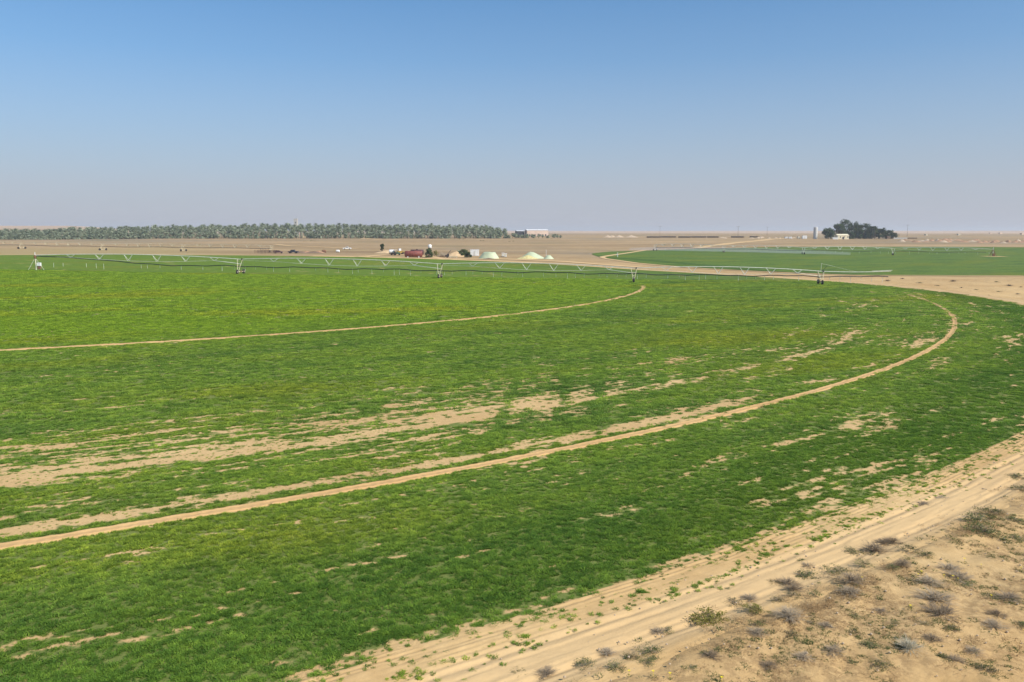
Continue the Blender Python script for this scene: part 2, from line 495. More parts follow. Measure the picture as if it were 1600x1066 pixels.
# ------------------------------------------------------------------ main irrigated field
def soil_at(x, y):
    x = np.asarray(x, float); y = np.asarray(y, float)
    r, th = polar(x, y)
    arc = th * 225
    # broken bare patches, stretched along the sowing direction
    n1 = fbm(r * .5, arc * .07, 51, 3)
    n2 = fbm(r * 3.4, arc * .40, 57, 4)
    n3 = fbm(r * 7.5, arc * 2.4, 58, 3)
    v = .26 * n1 + .40 * n2 + .34 * n3
    reg = fbm(x * .03, y * .03, 61, 3)
    near = sst(165, 185, r)
    bias = -.155 + .03 * sst(200, 207, r) + .055 * near * sst(196, 206, r) * sst(.38, .62, reg) + .055 * sst(186, 207, r) * sst(217, 211, r) * sst(-46, -56, np.degrees(th))
    gap = fbm(arc * .035, r * 0 + 3.3, 66, 3)
    gap2 = fbm(arc * .05, r * 0 + 8.7, 67, 3)
    wob = (fbm(arc * .06, r * 0, 71, 2) - .5) * 1.2
    fade = sst(-25, -40, np.degrees(th))
    bias = bias + .135 * np.exp(-((r - 211.2 - wob * .5) / .6) ** 2) * (.45 + .55 * sst(.25, .5, gap)) * fade
    bias = bias + .058 * np.exp(-((r - 209.4 - wob) / 2.2) ** 2) * (.4 + .6 * sst(.3, .55, gap)) * fade
    bias = bias + .19 * np.exp(-((r - 218.35) / .62) ** 2) * sst(.34, .48, gap2) * sst(-31, -37, np.degrees(th))
    bias = bias + .045 * np.exp(-((r - 222.6) / 1.6) ** 2) + .05 * np.exp(-((r - 227.0) / 1.6) ** 2) * sst(.35, .6, gap)
    bias = bias + .13 * sst(231.0, 235.4, r)
    # implement passes crossing the streaks leave green lines
    for (x0, y0, x1, y1) in ((2.0, 38, 5.6, 75), (4.3, 38, 8.2, 75), (-1.4, 40, .8, 66)):
        tt = np.clip(((x - x0) * (x1 - x0) + (y - y0) * (y1 - y0)) / ((x1 - x0) ** 2 + (y1 - y0) ** 2), 0, 1)
        dd = np.hypot(x - x0 - tt * (x1 - x0), y - y0 - tt * (y1 - y0))
        bias = bias - .11 * np.exp(-(dd / .3) ** 2)
    s = sst(.44, .56, v + bias)
    for k, hw in ((2, .22), (3, .54), (4, .33)):
        lo = sst(-8, -14, np.degrees(th)) if k != 3 else sst(-6, -10, np.degrees(th))
        if k == 2: lo = lo * sst(.5, .56, n2)
        jag = (fbm(arc * 1.6, r * 0, 80 + k, 2) - .5) * .22
        s = np.maximum(s, lo * sst(hw + .12, hw - .05, np.abs(r - TRK[k]) + jag))
    return s
tdeg = np.concatenate([np.arange(-180, -78, 3.), np.arange(-78, -66, .25), np.arange(-66, -30, .075), np.arange(-30, -12, .14), np.arange(-12, 60, 1.), np.arange(60, 180, 3.)])
frac = np.concatenate([[.002, .03], np.arange(4, 140, 2.5) / 233.8, np.arange(140, 190, .6) / 233.8, np.arange(190, 233.9, .22) / 233.8])
FR, TH = np.meshgrid(frac, np.radians(tdeg), indexing='ij')
RF = FR * redge(TH)
XF, YF = PV[0] + RF * np.cos(TH), PV[1] + RF * np.sin(TH)
ZF = base(XF, YF) + .02
soilF = soil_at(XF, YF)
for k, hw, dep in ((3, .55, .10), (4, .36, .13)):
    lo = sst(-8, -14, np.degrees(TH))
    ZF = ZF - lo * .05 * sst(hw + .1, hw * .3, np.abs(RF - TRK[k]))
dF = np.hypot(XF, YF)
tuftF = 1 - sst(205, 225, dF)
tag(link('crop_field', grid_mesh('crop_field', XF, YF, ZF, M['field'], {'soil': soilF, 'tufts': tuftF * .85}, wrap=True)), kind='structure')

# wheel tracks: shallow trenches with lug marks, laid in the field
def track(k, hw, t0, t1, step):
    td = np.radians(np.arange(t0, t1, step))
    prof = np.linspace(-1, 1, 13)
    P, T = np.meshgrid(prof, td, indexing='ij')
    arc = T * TRK[k]
    wv = hw * (1 + .22 * (fbm(arc * 1.3, P * 0 + k, 91, 3) - .5))
    R = TRK[k] + P * wv + .12 * (fbm(arc * .25, P * 0, 93, 2) - .5)
    x, y = PV[0] + R * np.cos(T), PV[1] + R * np.sin(T)
    z = base(x, y) + .022 + .05 * np.exp(-((np.abs(P) - .78) / .16) ** 2) * (.5 + fbm(arc * 1.1, P * 0 + 7, 97, 2)) - .10 * sst(.84, 1., np.abs(P))
    z = z + .014 * np.sin(arc / .42 * 2 * math.pi + np.abs(P) * 2.5) * (np.abs(P) < .7) + (fbm(x * 4, y * 4, 95, 3) - .5) * .05
    tag(link('wheel_track', grid_mesh('wheel_track', x, y, z, M['track'])), kind='structure')
track(4, .31, -64, -15.5, .03)
track(3, .48, -66, -9.6, .06)

# dirt road that circles the field, ruts and cultivator furrows at its inner side
def ring_road():
    td = np.concatenate([np.arange(-75, -61, .3), np.arange(-61, -40, .07), np.arange(-40, -16, .3), np.arange(-16, 75, 1.)])
    off = np.concatenate([np.arange(-.25, 4.4, .04), [4.5, 4.8, 5.2]])
    O, T = np.meshgrid(off, np.radians(td), indexing='ij')
    far = sst(-30, -10, np.degrees(T))
    R = redge(T) + O
    x, y = PV[0] + R * np.cos(T), PV[1] + R * np.sin(T)
    arc = T * 236
    wob = (fbm(arc * .12, O * 0, 101, 2) - .5) * .3
    q = O + wob
    z = base(x, y) + .035
    fur = sst(1.5, .9, q) * sst(.46, .66, fbm(arc * .22, O * 1.1, 103, 3))
    z = z + fur * .013 * np.sin((q + .10 * fbm(arc * .5, O * 3, 104, 2)) / .21 * 2 * math.pi)
    for c, wd, dp in ((1.55, .15, .05), (3.0, .15, .05), (1.95, .08, .02), (2.7, .09, .022), (1.2, .07, .018), (3.35, .08, .02)):
        z = z - dp * np.exp(-((q - c) / wd) ** 2) * (.5 + fbm(arc * .2, O * 0 + c, 105, 2))
    z = z + (fbm(x * 2.2, y * 2.2, 107, 4) - .5) * .07 + (fbm(q * 5, arc * .35, 108, 3) - .5) * .045
    z = z + .10 * sst(2.9, 3.9, q) - .30 * sst(4.4, 5.2, O) - .03 * sst(-.05, -.25, O)
    pk = sst(.9, 1.5, q) * sst(4.0, 3.3, q)
    tag(link('dirt_road', grid_mesh('dirt_road', x, y, z, M['road'], {'packed': pk})), kind='structure')
ring_road()

# second irrigated field
P2 = (247., 410.)
t2 = np.radians([-180, -170, -155, -146, -138, -130, -118, -100, -90, -60, -30, 0, 30, 60, 75, 90, 101, 115, 132, 160, 168, 180])
r2 = np.array([206, 210, 211, 207, 203, 201, 174, 160, 156, 180, 200, 205, 175, 150, 140, 137, 140, 148, 152, 178, 195, 206.])
td2 = np.radians(np.arange(-180, 180, 1.))
FR2, TH2 = np.meshgrid(np.concatenate([[.004], np.linspace(.02, 1, 60)]), td2, indexing='ij')
R2 = FR2 * np.interp(TH2, t2, r2)
X2, Y2 = P2[0] + R2 * np.cos(TH2), P2[1] + R2 * np.sin(TH2)
s2 = np.maximum(np.exp(-(R2 / 7) ** 2) * .9, sst(.64, .70, fbm(X2 * .02, Y2 * .12, 131, 4)) * .3)
tag(link('crop_field', grid_mesh('crop_field.001', X2, Y2, terrain(X2, Y2) + .12, M['field'], {'soil': s2, 'tufts': s2 * 0}, wrap=True)), kind='structure')

def strip(name, pts, width, mat, lift=.1, n=40, px=True, attr=None):
    P = [ground_at(*p) if px else p for p in pts]
    P = np.array(P); t = np.linspace(0, 1, len(P)); tt = np.linspace(0, 1, n)
    cx, cy = np.interp(tt, t, P[:, 0]), np.interp(tt, t, P[:, 1])
    dx, dy = np.gradient(cx), np.gradient(cy); L = np.hypot(dx, dy)
    nx, ny = -dy / L, dx / L
    o = np.linspace(-.5, .5, 5)[:, None] * width * (.7 + .6 * fbm(tt * n * .3, tt * 0, 141, 2))
    x, y = cx + nx * o, cy + ny * o
    z = terrain(x, y) + lift
    me = grid_mesh(name, x[::-1], y[::-1], z[::-1], mat, attr and {attr: np.ones_like(x)})
    return tag(link(name, me), kind='structure')
for pts, wd in (([(1600, 431.5), (1450, 431), (1320, 430.5), (1200, 425.5), (1100, 420.3), (1000, 412.3), (945, 404.5), (940, 402), (965, 398), (1010, 391), (1080, 388.5), (1150, 387)], 2.6),
                ([(1085, 388), (1140, 381), (1190, 376), (1225, 373)], 9),
                ([(428, 382), (452, 384.5), (490, 386), (560, 389)], 5),
                ([(477, 372), (477, 369.5)], 5), ([(560, 371.5), (572, 373.5), (600, 374.5)], 9),
                ([(560, 402), (605, 398.5), (640, 399), (700, 405), (780, 405), (880, 409), (1000, 418)], 5)):
    strip('dirt_trail', pts, wd, M['road'], .14, attr='packed')

# ------------------------------------------------------------------ scattered cover (stuff)
def blade_tuft(n, rad, hgt, wid, lean, seed, seg=2):
    R = random.Random(seed); b = MB()
    for i in range(n):
        a = R.uniform(0, 6.283); q = rad * math.sqrt(R.random())
        px, py = q * math.cos(a), q * math.sin(a)
        d = R.uniform(0, 6.283); ln = lean * R.uniform(.3, 1.2); h = hgt * R.uniform(.55, 1.15)
        wx, wy = math.cos(d + 1.57) * wid / 2, math.sin(d + 1.57) * wid / 2
        p = Vector((px, py, -.02)); prev = None
        pts = []
        for k in range(seg + 1):
            t = k / seg
            pts.append((px + math.cos(d) * ln * t * t, py + math.sin(d) * ln * t * t, -.02 + h * t * (1 - .15 * t), (1 - .75 * t)))
        for k in range(seg):
            x0, y0, z0, w0 = pts[k]; x1, y1, z1, w1 = pts[k + 1]
            b.quad((x0 - wx * w0, y0 - wy * w0, z0), (x0 + wx * w0, y0 + wy * w0, z0), (x1 + wx * w1, y1 + wy * w1, z1), (x1 - wx * w1, y1 - wy * w1, z1))
    return b
def source(name, meshes):
    c = bpy.data.collections.new(name)
    for k, me in enumerate(meshes):
        c.objects.link(bpy.data.objects.new('%s_%d' % (name, k), me))
    return c
def scatter(name, pts, scale, src, nsrc, label, cat, seed):
    n = len(pts)
    me = bpy.data.meshes.new(name)
    me.vertices.add(n); me.vertices.foreach_set('co', pts.astype(np.float32).ravel())
    R = np.random.default_rng(seed)
    for k, ty, v in (('sc', 'FLOAT', scale), ('rz', 'FLOAT', R.uniform(0, 6.283, n)), ('ix', 'INT', R.integers(0, nsrc, n))):
        a = me.attributes.new(k, ty, 'POINT'); a.data.foreach_set('value', v.astype(np.int32 if ty == 'INT' else np.float32))
    o = link(name, me)
    g = bpy.data.node_groups.new(name, 'GeometryNodeTree')
    g.interface.new_socket('Geometry', in_out='INPUT', socket_type='NodeSocketGeometry')
    g.interface.new_socket('Geometry', in_out='OUTPUT', socket_type='NodeSocketGeometry')
    gi, go = N(g, 'NodeGroupInput'), N(g, 'NodeGroupOutput')
    ip = N(g, 'GeometryNodeInstanceOnPoints'); ci = N(g, 'GeometryNodeCollectionInfo')
    ci.inputs['Collection'].default_value = src; ci.inputs['Separate Children'].default_value = True; ci.inputs['Reset Children'].default_value = True
    def at(nm, ty):
        q = N(g, 'GeometryNodeInputNamedAttribute', data_type=ty); q.inputs['Name'].default_value = nm
        return q.outputs['Attribute']
    cx = N(g, 'ShaderNodeCombineXYZ')
    g.links.new(at('rz', 'FLOAT'), cx.inputs[2])
    g.links.new(gi.outputs[0], ip.inputs['Points']); g.links.new(ci.outputs[0], ip.inputs['Instance'])
    ip.inputs['Pick Instance'].default_value = True
    g.links.new(at('ix', 'INT'), ip.inputs['Instance Index']); g.links.new(cx.outputs[0], ip.inputs['Rotation'])
    g.links.new(at('sc', 'FLOAT'), ip.inputs['Scale']); g.links.new(ip.outputs[0], go.inputs[0])
    md = o.modifiers.new('scatter', 'NODES'); md.node_group = g
    return tag(o, label, cat, kind='stuff')
def wedge(d0, d1, dens, seed, half=.70):
    R = np.random.default_rng(seed)
    area = half * (d1 * d1 - d0 * d0)
    n = int(area * dens)
    d = np.sqrt(R.uniform(d0 * d0, d1 * d1, n)); u = R.uniform(-half, half, n)
    return d * u, d, R

SRC_N = source('crop_tuft_near', [blade_tuft(32, .105, .085, .026, .11, 100 + k).mesh('crop_tuft', M['crop']) for k in range(4)])
SRC_M = source('crop_tuft_mid', [blade_tuft(46, .25, .10, .05, .18, 200 + k).mesh('crop_tuft', M['crop']) for k in range(4)])
SRC_F = source('crop_tuft_far', [blade_tuft(54, .55, .12, .12, .28, 300 + k).mesh('crop_tuft', M['crop']) for k in range(4)])
def crop_points(d0, d1, dens, seed):
    x, y, R = wedge(d0, d1, dens, seed)
    r, th = polar(x, y)
    s = soil_at(x, y)
    lim = redge(th)
    n = fbm(x * 2.5, y * 2.5, 151, 3)
    # sparse regrowth reaches onto the furrows along the road
    rho = r - lim
    fringe = sst(-1.6, 1.9, rho)
    clump = sst(.42, .55, fbm(r * 1.6, th * 225 * .4, 155, 4))
    intrack = np.min([np.abs(r - TRK[k]) - q for k, q in ((3, .5), (4, .32))], 0) < 0
    fleck = sst(.57, .66, fbm(r * 4.5, th * 225 * 2.2, 157, 3)) * (1 - sst(70, 110, np.hypot(x, y)))
    keep = (R.random(len(x)) > np.maximum(s * .90, fleck * .55)) & ~(intrack & (th < math.radians(-10))) & (rho < 2.0) & (R.random(len(x)) > fringe * (1 - .85 * clump * (1 - sst(.9, 2.0, rho))))
    x, y, n, r = x[keep], y[keep], n[keep], r[keep]
    sc = (.5 + .85 * n) * R.uniform(.65, 1.35, len(x)) * (1 - .55 * sst(.0, .5, s[keep])) * (1 - .35 * fringe[keep])
    for (x0, y0, x1, y1) in ((2.0, 38, 5.6, 75), (4.3, 38, 8.2, 75), (-1.4, 40, .8, 66), (9.5, 45, 14.5, 80)):
        tt = np.clip(((x - x0) * (x1 - x0) + (y - y0) * (y1 - y0)) / ((x1 - x0) ** 2 + (y1 - y0) ** 2), 0, 1)
        sc = sc * (1 + .3 * np.exp(-(np.hypot(x - x0 - tt * (x1 - x0), y - y0 - tt * (y1 - y0)) / .28) ** 2))
    return np.stack([x, y, base(x, y) + .02], -1), sc
for nm, a, b, dens, src, sd_ in (('n', 16, 46, 78, SRC_N, 1), ('m', 46, 105, 14, SRC_M, 2), ('f', 105, 222, 3.0, SRC_F, 3)):
    p, sc = crop_points(a, b, dens, sd_)
    scatter('green_crop', p, sc, src, 4, 'low green fodder crop covering the irrigated field', 'crop', 400 + sd_)

x, y, R = wedge(15, 110, 16, 27)
r, th = polar(x, y); rho = r - redge(th)
fl = sst(.40, .58, fbm(r * 2.2, th * 225 * .7, 158, 4)) * sst(-1.8, -.4, rho) * sst(2.3, 1.0, rho)
ok = R.random(len(x)) < fl * .75
x, y = x[ok], y[ok]
scatter('sparse_regrowth', np.stack([x, y, base(x, y) + .035], -1), R.uniform(.3, .95, len(x)), SRC_N, 4, 'thin patchy green regrowth along the furrowed rim of the field', 'crop', 405)
# weeds, straw litter and tiny yellow flowers on the sand beside the road
x1, y1, R = wedge(15, 45, 80, 21); x2, y2, _ = wedge(45, 95, 20, 22)
x, y = np.concatenate([x1, x2]), np.concatenate([y1, y2])
r, th = polar(x, y); rho = r - redge(th)
lm = fbm(x * .22, y * .22, 161, 3); l2 = fbm(x * 1.3, y * 1.3, 163, 4); l3 = fbm(x * .5, y * .5, 165, 3)
den = sst(.36, .55, .4 * lm + .6 * l2) * sst(3.2, 5.0, rho) * (.16 + .84 * sst(.34, .48, lm))
ok = (rho > 2.6) & (R.random(len(x)) < np.maximum(den * .62, .012))
xs, ys = x[ok], y[ok]
ps = np.stack([xs, ys, terrain(xs, ys)], -1)
SRC_S = source('straw_tuft', [blade_tuft(22, .17, .05, .012, .15, 500 + k).mesh('straw_tuft', M['straw']) for k in range(4)])
SRC_W = source('weed_tuft', [blade_tuft(24, .14, .06, .024, .11, 600 + k).mesh('weed_tuft', M['weed']) for k in range(4)])
pick = R.random(len(xs)) < .10 + .45 * sst(.5, .6, l3[ok])
sc = R.uniform(.4, 1.25, len(xs)) * (1 + .5 * (ys > 45))
scatter('dry_grass', ps[~pick], sc[~pick], SRC_S, 4, 'brown dry grass and litter strewn over the sand', 'dry grass', 31)
scatter('green_weeds', ps[pick], sc[pick] * .8, SRC_W, 4, 'sparse small green weeds dotting the sandy verge', 'weeds', 32)
fb = MB()
for k in range(6):
    a = k * 1.047
    fb.quad((0, 0, .16), (.035 * math.cos(a - .4), .035 * math.sin(a - .4), .165), (.05 * math.cos(a), .05 * math.sin(a), .17), (.035 * math.cos(a + .4), .035 * math.sin(a + .4), .165))
fb.tube([(0, 0, 0), (0, 0, .16)], .004, 4)
sel = pick & (R.random(len(xs)) < .07 * sst(.45, .6, fbm(xs * .3, ys * .3, 171, 2))) & (ys < 45)
scatter('yellow_flowers', ps[sel], R.uniform(.6, 1., sel.sum()), source('flower', [fb.mesh('flower', M['flower'])]), 1, 'tiny yellow wildflowers dotted among the sandy scrub', 'flowers', 33)
pb = [MB().lathe([(.02, -.02), (.05, 0), (.045, .03), (.015, .045)], 6) for _ in range(1)]
x, y, R = wedge(15, 60, 1.6, 23)
r, th = polar(x, y); ok = (r - redge(th)) > .8
x, y = x[ok], y[ok]
scatter('small_stones', np.stack([x, y, terrain(x, y) + .03], -1), R.uniform(.15, .8, len(x)), source('stone', [pb[0].mesh('stone', M['palerubble'])]), 1, 'small pale stones scattered over the sand and road', 'stones', 34)

# ------------------------------------------------------------------ scrub beside the road
def twig_mesh(seed, n, r, h, mat, wid=.012, droop=.1, fork=3, name='branches'):
    R = random.Random(seed); b = MB()
    for i in range(n):
        a = R.uniform(0, 6.283); el = R.uniform(.12, 1.45); L = R.uniform(.6, 1.08)
        d = Vector((math.cos(a) * math.cos(el) * r, math.sin(a) * math.cos(el) * r, math.sin(el) * h)) * L
        p0 = Vector((R.uniform(-.12, .12) * r, R.uniform(-.12, .12) * r, -.02))
        p1 = p0 + d * .5 + Vector((R.uniform(-.1, .1) * r, R.uniform(-.1, .1) * r, .06 * h))
        wv = Vector((-math.sin(a), math.cos(a), 0)) * wid
        b.quad(p0 - wv, p0 + wv, p1 + wv * .6, p1 - wv * .6)
        for f in range(fork):
            e = p1 + d * .5 * R.uniform(.6, 1.1) + Vector((R.uniform(-.22, .22) * r, R.uniform(-.22, .22) * r, R.uniform(-.12, .16) * h))
            b.quad(p1 - wv * .6, p1 + wv * .6, e + wv * .25, e - wv * .25)
            for g in range(2):
                q = p1.lerp(e, R.uniform(.35, .9)); e2 = q + Vector((R.uniform(-.16, .16) * r, R.uniform(-.16, .16) * r, R.uniform(-.05, .16) * h))
                b.tri(q - wv * .4, q + wv * .4, e2)
    return b.mesh(name, mat)
def leaf_mesh(seed, n, r, h, mat, size=.05, name='foliage'):
    R = random.Random(seed); b = MB()
    cl = [(R.uniform(0, 6.283), R.uniform(.1, 1.4), R.uniform(.45, .95)) for _ in range(max(6, n // 28))]
    for i in range(n):
        a, el, L = R.choice(cl)
        c = Vector((math.cos(a) * math.cos(el) * r * L, math.sin(a) * math.cos(el) * r * L, math.sin(el) * h * L))
        c += Vector((R.gauss(0, .13) * r, R.gauss(0, .13) * r, R.gauss(0, .10) * h))
        c.z = max(c.z, .01)
        u = Vector((R.gauss(0, 1), R.gauss(0, 1), R.gauss(0, 1))).normalized(); v = u.orthogonal().normalized()
        s = size * R.uniform(.6, 1.3)
        b.quad(c - u * s, c + v * s * .45, c + u * s, c - v * s * .45)
    return b.mesh(name, mat)
DRY = [twig_mesh(700 + k, 110, 1, .62, M['twig'], .016, name='dry_shrub') for k in range(4)]
SIL = twig_mesh(720, 130, 1, .8, M['silver'], .013, name='silver_shrub')
GB = [twig_mesh(730 + k, 34, .9, .5, M['twig'], .013) for k in range(3)]
GF = [leaf_mesh(740 + k, 700, 1, .5, M['shrub_leaf'], .05) for k in range(3)]
LB = twig_mesh(750, 40, .9, .5, M['twig'], .012)
LFm = leaf_mesh(751, 900, 1, .55, M['lime_leaf'], .06)
def shrub(kind, px, py, wpx, k, label, group, flat=1.):
    x, y = ground_at(px, py)
    s = wpx * y / F / 2
    z = tz(x, y) - .02
    rz = random.uniform(0, 6.283)
    if kind == 'dry':
        tag(link('dry_shrub', DRY[k % 4], None, (x, y, z), rz, (s, s, s * flat)), label, 'shrub', group)
    elif kind == 'silver':
        tag(link('silver_shrub', SIL, None, (x, y, z), rz, (s, s, s * flat)), label, 'shrub', group)
    else:
        t = thing('green_shrub' if kind == 'green' else 'lime_shrub', (x, y, z), label, 'shrub', group, rz)
        t.scale = (s, s, s * flat)
        link('branches', LB if kind == 'lime' else GB[k % 3], t)
        link('foliage', LFm if kind == 'lime' else GF[k % 3], t)
dry = [(1410, 895, 24), (1450, 920, 34), (1460, 947, 46), (1467, 970, 50), (1480, 897, 32), (1494, 909, 38), (1395, 849, 24), (1367, 862, 36), (1330, 920, 34), (1325, 938, 32), (1377, 962, 20), (1380, 850, 22),
       (1455, 1012, 24), (1492, 1043, 28), (1556, 970, 26), (1552, 988, 34), (1575, 945, 32), (1520, 1027, 26), (1232, 914, 28), (1172, 937, 24), (1232, 976, 40), (1182, 1003, 26), (855, 1054, 28), (950, 1022, 24), (1027, 988, 20),
       (1255, 1040, 26), (1300, 1030, 30), (1110, 1040, 26), (1200, 1052, 24), (1290, 990, 22), (1240, 925, 24), (1262, 886, 22)]
flatg = [(1352, 833, 22), (1332, 846, 24), (1372, 825, 22), (1444, 788, 34), (1476, 779, 30), (1496, 771, 18), (1528, 755, 22), (1540, 765, 18)]
green = [(1332, 863, 28), (1307, 896, 30), (1445, 878, 24), (1420, 868, 26), (1425, 917, 32), (1466, 925, 22), (1442, 988, 22), (1510, 921, 34), (1546, 809, 36), (1525, 820, 38), (1590, 847, 30), (1585, 823, 28), (1335, 971, 26), (1335, 998, 26),
         (1360, 1021, 34), (1375, 1051, 34), (1550, 942, 24), (1542, 1058, 34), (1484, 993, 30), (1147, 942, 26), (1250, 877, 20), (1260, 901, 32), (1210, 911, 22), (1267, 983, 24), (1235, 1004, 30), (1042, 986, 20), (1015, 1026, 36), (1015, 1044, 26),
         (1212, 888, 13), (1180, 908, 13), (1137, 921, 14), (1237, 937, 22), (1215, 944, 22), (1082, 1058, 20), (807, 1051, 24), (915, 1041, 30), (960, 1051, 28), (985, 1033, 24), (1597, 985, 22), (1400, 985, 16), (1350, 890, 22), (1395, 900, 18), (1590, 746, 26), (1594, 768, 24)]
for i, (a, b, c) in enumerate(dry):
    shrub('dry', a, b, c * 1.7, i, ('broad sprawling' if c > 31 else 'medium-sized' if c > 25 else 'small') + ' leafless grey-brown shrub on the sand beside the dirt road', 'dry grey shrubs on the sand', .55)
for i, (a, b, c) in enumerate(flatg):
    shrub('dry', a, b, c * 1.3, i, 'small flattened grey weed on the outer edge of the dirt road', 'flattened grey weeds along the road edge', .22)
for i, (a, b, c) in enumerate(green):
    shrub('green', a, b, c * 1.55, i, ('broad low' if c > 31 else 'medium-sized' if c > 23 else 'small') + ' olive-green leafy shrub on the sand beside the dirt road', 'green shrubs on the sand', .5)
shrub('green', 1537, 838, 66, 1, 'broad dark green shrub in a sandy hollow beyond the dirt road', None, .6)
shrub('green', 1472, 1041, 34, 2, 'green shrub ringed with yellow flowers, next to grey twigs', None, .7)
shrub('silver', 1420, 1027, 56, 0, 'pale silvery rounded shrub standing alone on the sand', None, .8)
shrub('lime', 1107, 972, 74, 0, 'large yellow-green bush at the edge of the dirt road', None, .62)
shrub('lime', 1178, 962, 40, 0, 'smaller yellow-green bush next to the large one by the dirt road', None, .6)
for i, (a, b, c) in enumerate([(1437, 442.5, 13), (1387, 439.5, 11), (1489, 440, 12), (1557, 441, 10), (1577, 447, 12), (1502, 450, 12), (1525, 453, 10), (1590, 460, 12), (1545, 462, 9), (1560, 456, 9), (1595, 449, 8), (1410, 436, 9), (1465, 447, 8)]):
    shrub('dry' if i % 3 else 'green', a, b, c * random.uniform(.6, 1.6), i, 'low dark scrub bush on the sandy strip between the two green fields' if i else 'dense rounded bush on the sandy strip between the two green fields', 'scrub between the fields' if i else None, .55)
for i, (a, b) in enumerate([(718, 373.8), (724, 373.8), (751, 376.6), (755, 376.4), (796, 377.6), (802, 377.4), (486, 376.5), (689, 373.0)]):
    shrub('green', a, b, 4, i, 'tiny dark bush on the bare plain below the palm grove', 'bushes on the bare plain', .8)

# ------------------------------------------------------------------ centre-pivot irrigators
UNIT_DROP = MB().tube([(0, 0, 0), (0, 0, -1)], .036, 6).mesh('drop_hose', M['dropw'])
def wheel_mesh():
    b = MB()
    prof = [(.28, -.16), (.5, -.19), (.62, -.15), (.64, 0), (.62, .15), (.5, .19), (.28, .16)]
    b.lathe(prof, 18)
    b.v = [(x, z, y) for x, y, z in b.v]
    return b.mesh('wheel', M['tyre'], True)
def rim_mesh():
    b = MB(); b.lathe([(.08, -.2), (.3, -.12), (.3, .12), (.08, .2)], 12)
    b.v = [(x, z, y) for x, y, z in b.v]
    return b.mesh('rim', M['galv_yel'])
WHEEL, RIM = wheel_mesh(), rim_mesh()
def drive_tower(root, base_pt, ztop, ang, mat, full=True):
    # local axes: x along the pipe, y across it (direction of travel)
    x, y = base_pt; z0 = tz(x, y) if np.hypot(x - PV[0], y - PV[1]) > 240 else float(base(x, y))
    h = ztop - z0
    t = MB().tube([(0, -1.9, .62), (0, 1.9, .62)], .11, 6).build('drive_tower', mat, root, loc=(x, y, z0), rz=ang)
    for sy in (-1, 1):
        for sx in (-1, 1):
            MB().tube([(sx * .75, sy * .12, h - .02), (sx * .10, sy * 1.55, .62)], .062, 6).build('leg', mat, t)
        wo = link('wheel', WHEEL, t, (0, sy * 1.95, .60), math.pi / 2)
        if full:
            link('rim', RIM, t, (0, sy * 1.95, .60), math.pi / 2)
        for q in (.38, .62) if full else ():
            zz = .62 + (h - .62) * q; hx = .10 + .65 * q; yy = sy * (1.55 - 1.43 * q)
            MB().tube([(-hx, yy, zz), (hx, yy, zz)], .055, 5).build('crossbar', mat, t)
    if full:
        MB().box(-.25, .25, -.3, .3, .5, .85).build('gear_motor', M['rust'], t)
        MB().box(.45, .8, -.18, .18, h - .25, h + .2).build('control_box', M['dark'], t)
    return t
def span(root, a, b, arch, stations, depth, hose_h, drops, mat, seed, tail=True, pr=.09, sr=.042):
    R = random.Random(seed)
    A, B = Vector(a), Vector(b); D = B - A; L = math.hypot(D.x, D.y)
    def top(t): return A + D * t + Vector((0, 0, arch * 4 * t * (1 - t)))
    p = MB().tube([top(k / 24) for k in range(25)], pr, 8).build('span_pipe', mat, root)
    nrm = Vector((-D.y, D.x, 0)).normalized() * .45
    ux = Vector((D.x, D.y, 0)).normalized()
    low = []
    for k, (t, q) in enumerate(zip(stations, depth)):
        c = top(t)
        lo = c - Vector((0, 0, q)); low.append(lo)
        for s in (-1, 1):
            for e in (-1, 1):
                MB().tube([top(t + e * 1.25 / L), lo + nrm * s], sr, 5).build('strut', mat, p)
    for s in (-1, 1):
        if len(low) > 1:
            MB().tube([A - Vector((0, 0, .3))] + [q + nrm * s for q in low], .018, 4).build('truss_rod', mat, p)
            MB().tube([low[-1] + nrm * s, B - Vector((0, 0, 1.25)) + nrm * s * .8], .048 if tail else .03, 5).build('truss_end_rod', mat, p)
    if drops:
        for k in range(drops):
            t = (k + .5 + R.uniform(-.3, .3)) / drops
            if R.random() < .15: continue
            c = top(t); g = float(base(c.x, c.y)) if seed < 50 else tz(c.x, c.y)
            ln = R.uniform(.75, 1.55)
            link('drop_hose', UNIT_DROP, p, (c.x + R.uniform(-.1, .1), c.y, g + hose_h + .08), 0, (1, 1, min(ln, hose_h - .2)))
    return p
def hose(root, pts, r, mat):
    MB().tube(pts, r, 6).build('supply_hose', mat, root)

# main machine
ztw = lambda p: float(base(*p))
pv = (-132.6, 222.5)
TW = [(-75.6, 222.3), (-19.4, 215.1), (31.7, 207.8), (79.3, 204.9)]
HT = [4.05, 3.85, 3.62, 3.35]
root = thing('pivot_irrigator', (pv[0], pv[1], ztw(pv)), 'long white arched pivot irrigation arm crossing the near green field', 'irrigator', 'centre pivot irrigators')
bpy.context.view_layer.update()
inv = Matrix.Translation(-root.location)
def reroot(o):                               # children were built in world coordinates
    for ch in o.children: ch.matrix_parent_inverse = Matrix.Translation(-o.location)
pz = ztw(pv)
pt = MB().tube([(pv[0], pv[1], pz - .1), (pv[0], pv[1], pz + 3.3)], .14, 10).build('pivot_tower', M['galv_yel'], root)
for a in (.6, 2.17, 3.74, 5.31):
    MB().tube([(pv[0] + 1.95 * math.cos(a), pv[1] + 1.95 * math.sin(a), pz - .05), (pv[0] + .2 * math.cos(a), pv[1] + .2 * math.sin(a), pz + 3.1)], .04, 6).build('leg', M['galv'], pt)
MB().lathe([(.2, 3.2), (.34, 3.3), (.34, 4.05), (.2, 4.2)], 12, (pv[0], pv[1], pz)).build('swivel_head', M['rust'], pt)
